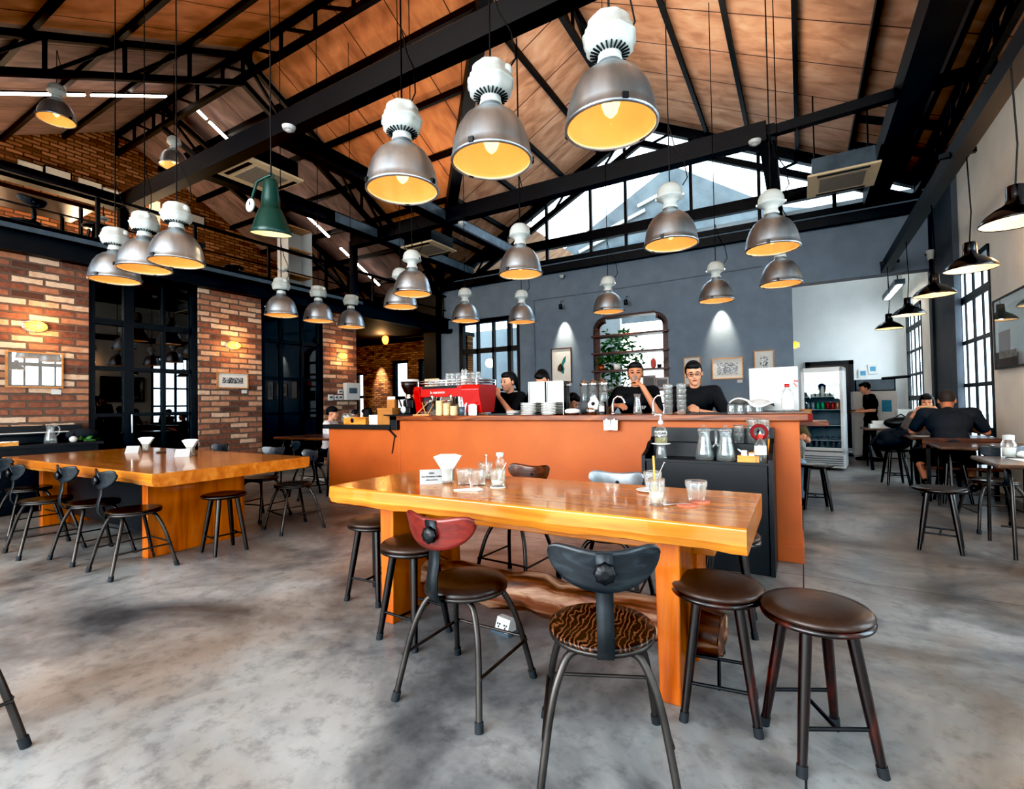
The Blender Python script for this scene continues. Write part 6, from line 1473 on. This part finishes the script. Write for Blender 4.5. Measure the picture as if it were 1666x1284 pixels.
struct('trim_4', MB().tube([(-6.415, 12.170, 4.228), (-5.581, 12.170, 4.226), (-3.735, 12.170, 4.241), (-0.675, 12.170, 4.286)], .012, 6).tube([(-6.415, 12.170, 4.228), (-6.417, 12.170, 1.274)], .018, 6), M_grey)

# ================================================================== ELECTRICS ON THE LAST PIER
def wallbox(label, p0, p1, m, cat, d=.1):
    a, b = p0, p1; t = thing('fuse_box' if d > .08 else 'thermostat', label, cat, (-9.5, (a[1]+b[1])/2, (a[2]+b[2])/2))
    MB().bx(0, -abs(b[1]-a[1])/2, -abs(a[2]-b[2])/2, d, abs(b[1]-a[1])/2, abs(a[2]-b[2])/2).build('casing', m, t, .006)
    MB().bx(d, -abs(b[1]-a[1])*.3, -abs(a[2]-b[2])*.12, d+.004, abs(b[1]-a[1])*.3, abs(a[2]-b[2])*.2).build('display', M_steel2, t); return t
wallbox('large grey fuse box on the last brick pier', (-9.500, 8.118, 1.905), (-9.500, 8.530, 1.490), M_plastic, 'fuse box', .12)
wallbox('leftmost small white control panel on the last brick pier', (-9.500, 7.670, 1.619), (-9.500, 7.808, 1.476), M_plastic, 'control panel', .04)
wallbox('middle small white control panel on the last brick pier', (-9.500, 7.844, 1.606), (-9.500, 7.932, 1.490), M_plastic, 'control panel', .04)
wallbox('upper small white control panel left of the fuse box', (-9.500, 7.953, 1.739), (-9.500, 8.078, 1.638), M_plastic, 'control panel', .04)
wallbox('lower small white control panel left of the fuse box', (-9.500, 7.951, 1.607), (-9.500, 8.077, 1.490), M_plastic, 'control panel', .04)

# ================================================================== SHELVED OPENING: boards, plants, objects
for i, (l, r_) in enumerate((((-4.714, 12.200, 3.047), (-2.750, 12.200, 3.045)), ((-4.723, 12.200, 2.593), (-2.761, 12.200, 2.597)), ((-4.734, 12.200, 2.124), (-2.771, 12.200, 2.148)), ((-4.746, 12.200, 1.558), (-2.782, 12.200, 1.670)), ((-4.753, 12.200, 1.218), (-2.790, 12.200, 1.342)))):
    a, b = l, r_; z = (a[2]+b[2])/2
    lab = ('topmost', 'second', 'third', 'fourth', 'lowest')[i]+' dark wooden shelf board across the bright wall opening'
    t = thing('shelf', lab, 'shelf', ((B0[0]+B1[0])/2, 12.3, z)); hw = (B1[0]-B0[0])/2+.02
    MB().bx(-hw, -.2, -.025, hw, .2, .02).build('board', M_brownframe, t)
ZSH = (-3.713, 12.200, 2.137)[2]+.02
def leafy(mb, c, R_, n, seed, size=.1, flat=1.):
    random.seed(seed)
    for i in range(n):
        u = random.uniform(-1, 1); a = random.uniform(0, 2*PI); rr = random.random()**.5
        k = math.sqrt(1-u*u); p = V((c[0]+R_[0]*rr*k*math.cos(a), c[1]+R_[1]*rr*k*math.sin(a), c[2]+R_[2]*rr*u))
        d = V((random.uniform(-1, 1), random.uniform(-1, 1), random.uniform(-.6, .5))).normalized(); s_ = d.cross(V((random.uniform(-1, 1), random.uniform(-1, 1), random.uniform(-1, 1)))).normalized()
        L_ = size*random.uniform(.6, 1.3); mb.add([p, p+d*L_*.45+s_*L_*.22, p+d*L_, p+d*L_*.45-s_*L_*.22], [(0, 1, 2, 3)])
    return mb
tr = thing('shrub', 'leafy green shrub growing outside behind the shelved opening', 'shrub', (-4.7, 13.6, -.2))
leafy(leafy(MB(), (.1, 0, 2.9), (.95, .4, .75), 520, 1, .2), (0, 0, 2.0), (.8, .35, .5), 240, 2, .17).build('foliage', M_leaf, tr)
MB().tube([(0, 0, 0), (.05, 0, 1.2), (0, 0, 2.6)], [.05, .04, .02], 8).tube([(.05, 0, 1.2), (.4, .1, 2.2)], [.03, .015], 6).build('trunk', M_brownframe, tr)
GPP = 'potted plants on the shelf'
for i, (px_, lab, pm) in enumerate((((-4.477, 12.200, 2.208), 'plant in a copper pot at the left end of the third shelf', pbr('copper_pot', '#b8653a', .35, .6)), ((-4.065, 12.200, 2.186), 'plant in a white pot on the third shelf', M_cup))):
    x = px_[0]; t = thing('potted_plant', lab, 'plant', (x, 12.22, ZSH), 0, GPP)
    MB().lathe([(.01, 0), (.07, 0), (.085, .15), (.078, .15), (.06, .02), (.01, .02)], 20).build('pot', pm, t)
    leafy(MB(), (0, .0, .27), (.18, .14, .12), 60, 20+i, .11).build('leaves', M_leaf, t)
vt = thing('paper_lantern', 'small red and white lantern at the right of the third shelf', 'lantern', ((-3.124, 12.200, 2.289)[0], 12.2, ZSH))
MB().lathe([(.03, 0), (.06, .02), (.065, .1), (.06, .2), (.03, .22)], 18).build('paper_body', pbr('red_paper', '#d86a5a', .7, 0, .2, 30), vt); MB().lathe([(.03, .22), (.02, .25), (.006, .26)], 12).build('top', M_paper, vt)
pt = thing('milk_pan', 'small dark pan with an upright handle on the third shelf', 'pan', ((-2.976, 12.200, 2.189)[0], 12.18, ZSH))
MB().lathe([(.01, 0), (.05, 0), (.055, .08), (.05, .08), (.04, .01)], 18).build('pan', M_black, pt); MB().tube([(.05, 0, .07), (.2, 0, .25)], .009, 6).build('handle', M_black, pt)
ZS4 = (-3.184, 12.200, 1.638)[2]
for px_, lab in (((-3.240, 12.200, 1.838), 'brown wooden plaque leaning on the fourth shelf, left one'), ((-2.925, 12.200, 1.825), 'brown wooden plaque leaning on the fourth shelf, right one')):
    t = thing('plaque', lab, 'plaque', (px_[0], 12.22, ZS4)); h_ = .34 if 'left' in lab else .28
    MB().bx(-.16, -.012, 0, .16, .012, h_).build('board', M_brownply, t); MB().bx(-.12, -.016, .05, .12, -.012, h_-.05).build('panel', M_leather, t)
for i, px_ in enumerate(((-4.371, 12.200, 1.723), (-4.206, 12.200, 1.718), (-4.026, 12.200, 1.712))):
    t = thing('bottle', ('left', 'middle', 'right')[i]+' bottle on the lower shelf behind the glass dispensers', 'bottle', (px_[0], 12.2, ZS4-.06))
    MB().lathe([(.01, 0), (.05, 0), (.05, .16), (.02, .22), (.02, .28), (.008, .285)], 16).build('body', (M_cup, M_glass, M_chrome)[i], t); MB().lathe([(.021, .27), (.021, .3), (.006, .302)], 12).build('cap', M_black, t)

# ================================================================== THINGS AT THE FAR LEFT
pk = dup(p1, (-8.950, 2.612, 0.859)[:2]+(.88,), R3(60), 'clear glass water pitcher on the black console at far left'); pk['group'] = 'pitcher on the console'; del pk['group']
ct_ = dup(bpy.data.objects['bamboo_tray'], (-8.850, 2.179, 0.808)[:2]+(.88,), R3(90), 'bamboo tray of white cups on the black console at far left')
for i in range(4):
    c_ = MB().lathe([(.01, 0), (.022, 0), (.03, .05), (.026, .05), (.018, .008), (.01, .008)], 16).build('cup', M_cup) if i == 0 else dup(c_)
    at(c_, ct_.location.x-.02+.04*(i % 2), ct_.location.y-.05+.035*i, .89); tag(c_, 'small white cup in the bamboo tray on the console at far left', 'cup', 'cups in the console tray')
pp = MB().bx(-.1, -.75, 0, .1, .75, .012).build('paper_roll', M_paper, None, .002); at(pp, -9.3, (-9.300, 2.380, 0.978)[1]-.2, 1.02); tag(pp, 'long white sheets lying on the ledge of the black console', 'paper')
lt = thing('leaf_garnish', 'green leaves and a crumpled paper at the right end of the console', 'plant', (-8.950, 2.920, 0.835)[:2]+(.88,))
leafy(MB(), (0, .1, .03), (.06, .12, .025), 26, 33, .08).build('leaves', M_leaf, lt); MB().ell((0, -.06, .04), (.04, .05, .045), 8, 6).build('crumpled_paper', M_paper, lt)
bg_ = thing('backpack', 'black backpack lying at the right end of the console', 'bag', (-9.200, 3.045, 0.891)[:2]+(.88,))
MB().ell((0, .0, .09), (.12, .2, .10), 14, 8).build('body', M_fabric, bg_); MB().tube([(.05, -.1, .15), (.1, -.15, .1), (.1, -.1, .03)], .012, 6).build('strap', M_fabric, bg_)
n_ = at(napkin_fan('glass of white napkins on the reddish table left of the counter'), -6.15, 5.1, .86, 20)
fs_ = thing('extension_lead', 'white power strip with a looped cable on the floor left of the counter', 'power strip', (-7.427, 5.835, 0.000))
MB().bx(-.12, -.03, 0, .12, .03, .05).build('socket_block', M_plastic, fs_, .005)
MB().tube([(-.1, 0, .02), (-.3, .1, .01), (-.5, .05, .05), (-.55, -.1, .01), (-.4, -.15, .01), (-.25, -.02, .08), (-.15, .1, .01)], .009, 6).build('cable', M_plastic, fs_)

# ================================================================== THINGS AT THE RIGHT AND FAR BACK
fr = thing('drinks_fridge', 'tall white glass-door drinks fridge standing before the dark door', 'fridge', (.33, 10.75, 0), R3(-8))
Wf, Hf = .33, (0.266, 10.500, 1.899)[2]
MB().bx(-Wf, -.02, .30, -Wf+.04, .62, Hf).bx(Wf-.04, -.02, .30, Wf, .62, Hf).bx(-Wf, .58, .30, Wf, .62, Hf).bx(-Wf, -.02, Hf-.08, Wf, .62, Hf).bx(-Wf, -.02, .05, Wf, .62, .34).build('cabinet', M_plastic, fr, .006)
dd = MB().bx(-Wf, -.06, .36, -Wf+.05, -.02, Hf-.01).bx(Wf-.05, -.06, .36, Wf, -.02, Hf-.01).bx(-Wf, -.06, .36, Wf, -.02, .42).bx(-Wf, -.06, Hf-.08, Wf, -.02, Hf-.01).build('door', M_plastic, fr, .004)
MB().bx(-Wf+.05, -.045, .42, Wf-.05, -.04, Hf-.08).build('pane', M_pane, dd); MB().bx(Wf-.01, -.1, 1.0, Wf+.015, -.05, 1.45).build('handle', M_plastic, dd)
gm_ = MB()
for i in range(5): gm_.bx(-Wf+.03, -.028, .09+.04*i, Wf-.03, -.018, .105+.04*i)
gm_.build('vent_grille', M_steel2, fr)
sh_z = [.55, .83, 1.12, 1.36]
for z in sh_z: MB().bx(-Wf+.04, .03, z-.012, Wf-.04, .56, z).build('shelf', M_plastic, fr)
part_label(MB().bx(-Wf+.045, .56, .34, Wf-.045, .575, Hf-.08).build('liner', pbr('fridge_liner', '#7d868b', .6), fr), 'grey rear liner')  # grey sheet added to darken the inside of the fridge
MB().bx(-Wf+.042, .0, Hf-.3, Wf-.042, .56, Hf-.085).build('dark_top_block', pbr('fridge_top_dark', '#4b5358', .5), fr)  # dark block added to cover the too bright top inside the fridge
def inside(k, y, z, lab, g, prof, m, capm, cat):
    M = Matrix.Rotation(R3(-8), 3, 'Z'); t = thing('bottle' if cat == 'bottle' else 'drink_can', lab, cat, V((.33, 10.75, 0))+M @ V((k, y, z)), 0, g)
    MB().lathe(prof, 14).build('body', m, t)
    if capm: MB().lathe([(prof[-1][0]+.012, prof[-1][1]-.005), (prof[-1][0]+.012, prof[-1][1]+.025), (.003, prof[-1][1]+.027)], 12).build('cap', capm, t)
    return t
pm_ = [(.01, 0), (.032, 0), (.033, .13), (.018, .19), (.016, .2)]
for i in range(7): inside(-.24+.078*i, .14, 1.36, 'milky bottle with a blue cap on the second fridge shelf from the top', 'capped bottles in the fridge', pm_, M_milk, pbr('blue_cap', '#27407e', .4), 'bottle')
for i, (c_, n_) in enumerate((('#8a8f90', 'grey'), ('#8a8f90', 'grey'), ('#2f9e6e', 'green'), ('#31a673', 'green'), ('#b12020', 'red'), ('#b8281f', 'red'), ('#c98f6a', 'tan'))):
    inside(-.24+.078*i, .14, 1.12, '%s can standing in the row below the capped bottles in the fridge' % n_, n_+' cans in the fridge', [(.01, 0), (.03, 0), (.033, .008), (.033, .12), (.028, .13), (.01, .13)], pbr('can_'+str(i), c_, .35, .4), None, 'can')
for i in range(6): inside(-.22+.09*i, .16, .34, 'clear bottle on the floor of the fridge', 'clear bottles at the bottom of the fridge', [(.01, 0), (.034, 0), (.034, .16), (.014, .22), (.013, .25)], M_water, M_steel2, 'bottle')
wf = thing('white_cabinet', 'white upright freezer with a blue notice, behind the waiter', 'freezer', (1.461, 13.860, 0.000)[:2]+(0,))
wf.location = (1.42, 13.6, 0); hF = (1.569, 13.300, 1.470)[2]
MB().bx(-.42, -.3, .0, .36, .4, hF).build('body', M_plastic, wf, .01); MB().bx(-.41, -.33, .06, .35, -.3, hF-.02).build('door', M_plastic, wf, .006)
part_label(MB().bx(.08, -.338, hF-.45, .25, -.331, hF-.2).build('notice', pbr('blue_notice', '#2d86a8', .6, 0, .3, 30), wf), 'blue notice sheet')
bs_ = thing('wire_basket', 'grey metal basket lying on top of the white freezer', 'basket', (1.42, 13.55, hF))
MB().bx(-.38, -.2, 0, .34, .2, .02).bx(-.38, -.2, .0, .34, -.18, .26).bx(-.38, .18, .0, .34, .2, .26).bx(-.38, -.2, .0, -.36, .2, .26).bx(.32, -.2, .0, .34, .2, .26).build('basket', M_steel2, bs_); MB().tube([(.1, -.2, .27), (.6, -.2, .3)], .03, 8).build('handle', M_black, bs_)
for i, (px_, lab) in enumerate((((1.417, 15.880, 1.972), 'small blue framed notice on the white back wall'), ((1.630, 15.880, 2.075), 'small pale notice on the white back wall'))):
    t = thing('wall_notice', lab, 'notice', px_); MB().bx(-.1, -.01, -.12, .1, .01, .12).build('sheet', M_paper, t); MB().bx(-.06, -.014, -.05, .06, -.01, .07).build('print', pbr('blue_print_%d' % i, '#5f93ad', .6), t)
mt_ = MB().bx(-.32, -.3, 0, .3, .3, .02).build('door_mat', M_black, None, .004); at(mt_, (1.082, 14.315, 0.000)[0], 13.9, 0); tag(mt_, 'black mat on the floor before the dark door', 'mat')
hl = thing('tube_fixture', 'grey trough light hanging under the far ceiling', 'light', (1.887, 14.300, 3.807), R3(0))
MB().bx(-.09, -1.0, -.05, .09, .9, .06).build('trough', M_steel2, hl)
for y in (-.7, .6): MB().tube([(0, y, .05), (0, y, 5.4-hl.location.z)], .01, 6).build('hanger', M_steel, hl)
MB().bx(-.05, -.95, -.062, .05, .85, -.05).build('tube', M_led, hl)
for p_, e in (((.4, 14.2, 5.2), 14), ((1.3, 15.0, 5.0), 8)): point('far_room_fill', p_, e, (.95, .98, 1.), .3)  # added fill points without fixtures, brightening the white far room
# bag slouched on the stool
bag = thing('rucksack', 'slouching dark grey bag lying on a black stool before the couple', 'bag', (1.2, 9.4, .53))
random.seed(2)
MB().ell((0, 0, .15), (.23, .17, .17), 18, 12).ell((-.14, .02, .1), (.15, .14, .12), 14, 10).ell((.06, -.08, .22), (.14, .1, .1), 14, 10).build('body', M_fabric, bag)
MB().tube([(-.2, -.05, .2), (-.32, -.1, .05), (-.3, -.12, -.15), (-.28, -.1, -.32)], .02, 8).tube([(.0, -.1, .28), (.05, -.15, .36), (.12, -.1, .28)], .014, 6).build('strap', M_fabric, bag)
wbch = thing('bench_chair', 'dark brown wooden chair with a broad back rail, behind the broad man', 'chair', (1.72, 8.02, 0))
MB().bx(-.42, -.02, .66, .42, .015, .80).build('backrest', M_brownply, wbch, .01); MB().bx(-.40, 0, .40, .40, .4, .44).build('seat', M_brownply, wbch, .006)
for x in (-.36, .36):
    MB().bar((x, -.0, 0), (x, 0, .7), .04, .04).build('leg', M_blackwood, wbch); MB().bar((x, .37, 0), (x, .37, .42), .04, .04).build('leg', M_blackwood, wbch)
# on the walnut tables
jb = thing('salt_jar', 'clear glass jar with a white lid on the table at the right edge', 'jar', (1.451, 5.972, 0.760)[:2]+(.76,))
jb.location = (1.56, 5.95, .76)
MB().lathe([(.01, 0), (.05, 0), (.052, .12), (.04, .15), (.035, .17)], 20).build('body', M_glass, jb); MB().lathe([(.038, .16), (.04, .165), (.04, .2), (.006, .205)], 18).build('lid', M_plastic, jb); MB().lathe([(.01, .01), (.044, .012), (.044, .09), (.01, .09)], 16).build('salt', M_paper, jb)
tp = thing('paper_placemat', 'white paper mat on the table at the right edge', 'paper', (1.75, 5.75, .76), R3(8)); MB().bx(-.2, -.16, 0, .2, .16, .003).build('sheet', M_paper, tp)
n1_ = thing('folded_napkin', 'crumpled white napkin beside the jar on the table at the right edge', 'napkin', (1.68, 5.95, .763)); MB().ell((0, 0, .03), (.08, .06, .035), 9, 6).ell((.06, .02, .03), (.05, .05, .025), 8, 6).build('napkin', M_paper, n1_)
pl1 = MB().lathe([(.01, 0), (.07, 0), (.12, .014), (.117, .016), (.07, .005), (.01, .005)], 26).build('plate', M_cup); at(pl1, 1.42, 8.75, .76); tag(pl1, 'white plate on the table between the couple', 'plate')
tl = thing('takeaway_box', 'white takeaway boxes of paper piled left of the woman in grey', 'box', (1.28, 11.35, .76)); MB().bx(-.2, -.15, 0, .2, .15, .07).bx(-.15, -.1, .07, .16, .12, .13).build('boxes', M_paper, tl, .004)
bt2 = thing('storage_tub', 'stacked translucent plastic tubs on the table by the far window', 'tub', (1.68, 11.5, .76)); MB().bx(-.17, -.14, 0, .17, .14, .16).build('lower_tub', M_steel2, bt2, .01); MB().bx(-.2, -.16, .16, .2, .16, .20).build('lid', M_plastic, bt2, .008); MB().bx(-.17, -.14, .2, .17, .14, .34).build('upper_tub', M_plastic, bt2, .02)
bk2 = thing('black_bag', 'black bag lying on the table behind the slouching grey bag', 'bag', (1.52, 11.15, .76)); MB().ell((0, 0, .1), (.25, .14, .11), 14, 8).build('body', M_black, bk2); MB().tube([(-.1, -.05, .18), (0, -.08, .26), (.1, -.05, .18)], .012, 6).build('handle', M_black, bk2)
# side shelf at the counter end
sv = thing('side_ledge', 'short oak ledge with red boxes past the right end of the counter', 'shelf', (.02, 6.35, 0))
MB().bx(-.5, -.25, 1.02, .22, .25, 1.07).build('board', M_oak, sv, .004); MB().bx(-.5, -.2, 0, -.45, .2, 1.02).build('support', M_darkwall, sv)
rb_ = thing('red_box', 'red and tan box on the oak ledge past the counter end', 'box', (.0, 6.25, 1.07)); MB().bx(-.1, -.08, 0, .1, .08, .08).build('lower_box', pbr('dark_red_card', '#8c2016', .6), rb_, .003); MB().bx(-.09, -.07, .08, .09, .07, .13).build('upper_box', M_kraft, rb_, .003)

# ================================================================== LIGHT AND CAMERA
w = bpy.data.worlds.new('sky'); scene.world = w; w.use_nodes = True
nt = w.node_tree; nt.nodes.clear()
bg = nt.nodes.new('ShaderNodeBackground'); wo = nt.nodes.new('ShaderNodeOutputWorld')
tc = nt.nodes.new('ShaderNodeTexCoord'); sp = nt.nodes.new('ShaderNodeSeparateXYZ'); nt.links.new(tc.outputs['Generated'], sp.inputs[0])
cr = nt.nodes.new('ShaderNodeValToRGB'); nt.links.new(sp.outputs['Z'], cr.inputs['Fac'])
cr.color_ramp.elements[0].position = 0.; cr.color_ramp.elements[0].color = (.88, .93, .95, 1)
cr.color_ramp.elements[1].position = .6; cr.color_ramp.elements[1].color = (.80, .91, 1.0, 1)
nt.links.new(cr.outputs['Color'], bg.inputs['Color']); bg.inputs['Strength'].default_value = 3.0
nt.links.new(bg.outputs[0], wo.inputs['Surface'])

def area(name, loc, rot, sx, sy, e, col):
    l = bpy.data.lights.new(name, 'AREA'); l.shape = 'RECTANGLE'; l.size = sx; l.size_y = sy; l.energy = e; l.color = col
    o = bpy.data.objects.new(name, l); COL.objects.link(o); o.location = loc; o.rotation_euler = rot; return o
for x in (-6.5, -3.5, -.5): area('ceiling_fill', (x, 4.36, 5.55), (PI, 0, 0), 2.2, .12, 16, (1., .87, .72))  # added unseen fill above the beams, in both rows, to brighten the ceiling
for x in (-6.5, -3.5, -1.2): area('ceiling_fill', (x, 8.3, 5.55), (PI, 0, 0), 2.0, .12, 16, (1., .87, .72))
area('window_light', (-3.5, -4.6, 2.7), (PI/2, 0, -R3(22)), 7, 3.4, 420, (.93, .97, 1.))  # added fill for daylight at the open front behind the camera, no window
for h in WH: area('window_light', (XR+.5, (h[0]+h[1])/2, (h[2]+h[3])/2), (0, PI/2, 0), h[3]-h[2], h[1]-h[0], 75, (.93, .97, 1.))  # added panels outside the right-hand windows that push daylight in
for y in (0., 2.8, 6.2): point('room_fill', (-12., y, 3.2), 120, (1., .7, .45), .2)  # added warm fill points that brighten the room behind the glazing
cam = bpy.data.cameras.new('camera'); co = bpy.data.objects.new('camera', cam); COL.objects.link(co)
r = ((0.86132, 0.50778, -0.0171), (0.02563, -0.00981, 0.99962), (0.50742, -0.86143, -0.02147))
co.matrix_world = Matrix(((r[0][0], r[1][0], r[2][0], 0), (r[0][1], r[1][1], r[2][1], 0), (r[0][2], r[1][2], r[2][2], 1.30), (0, 0, 0, 1)))
cam.sensor_width = 36; cam.lens = 799*36/1666; cam.clip_start = .05; cam.clip_end = 200
scene.camera = co
scene.view_settings.view_transform = 'Standard'
scene.view_settings.exposure = .72
scene.view_settings.use_curve_mapping = True
cm_ = scene.view_settings.curve_mapping
cm_.black_level = (.012, .011, .010); cm_.white_level = (1., 1., 1.)
cv = cm_.curves[3]; cv.points[0].location = (0, 0); cv.points[1].location = (1, 1)
cv.points.new(.12, .085); cv.points.new(.5, .53); cm_.update()
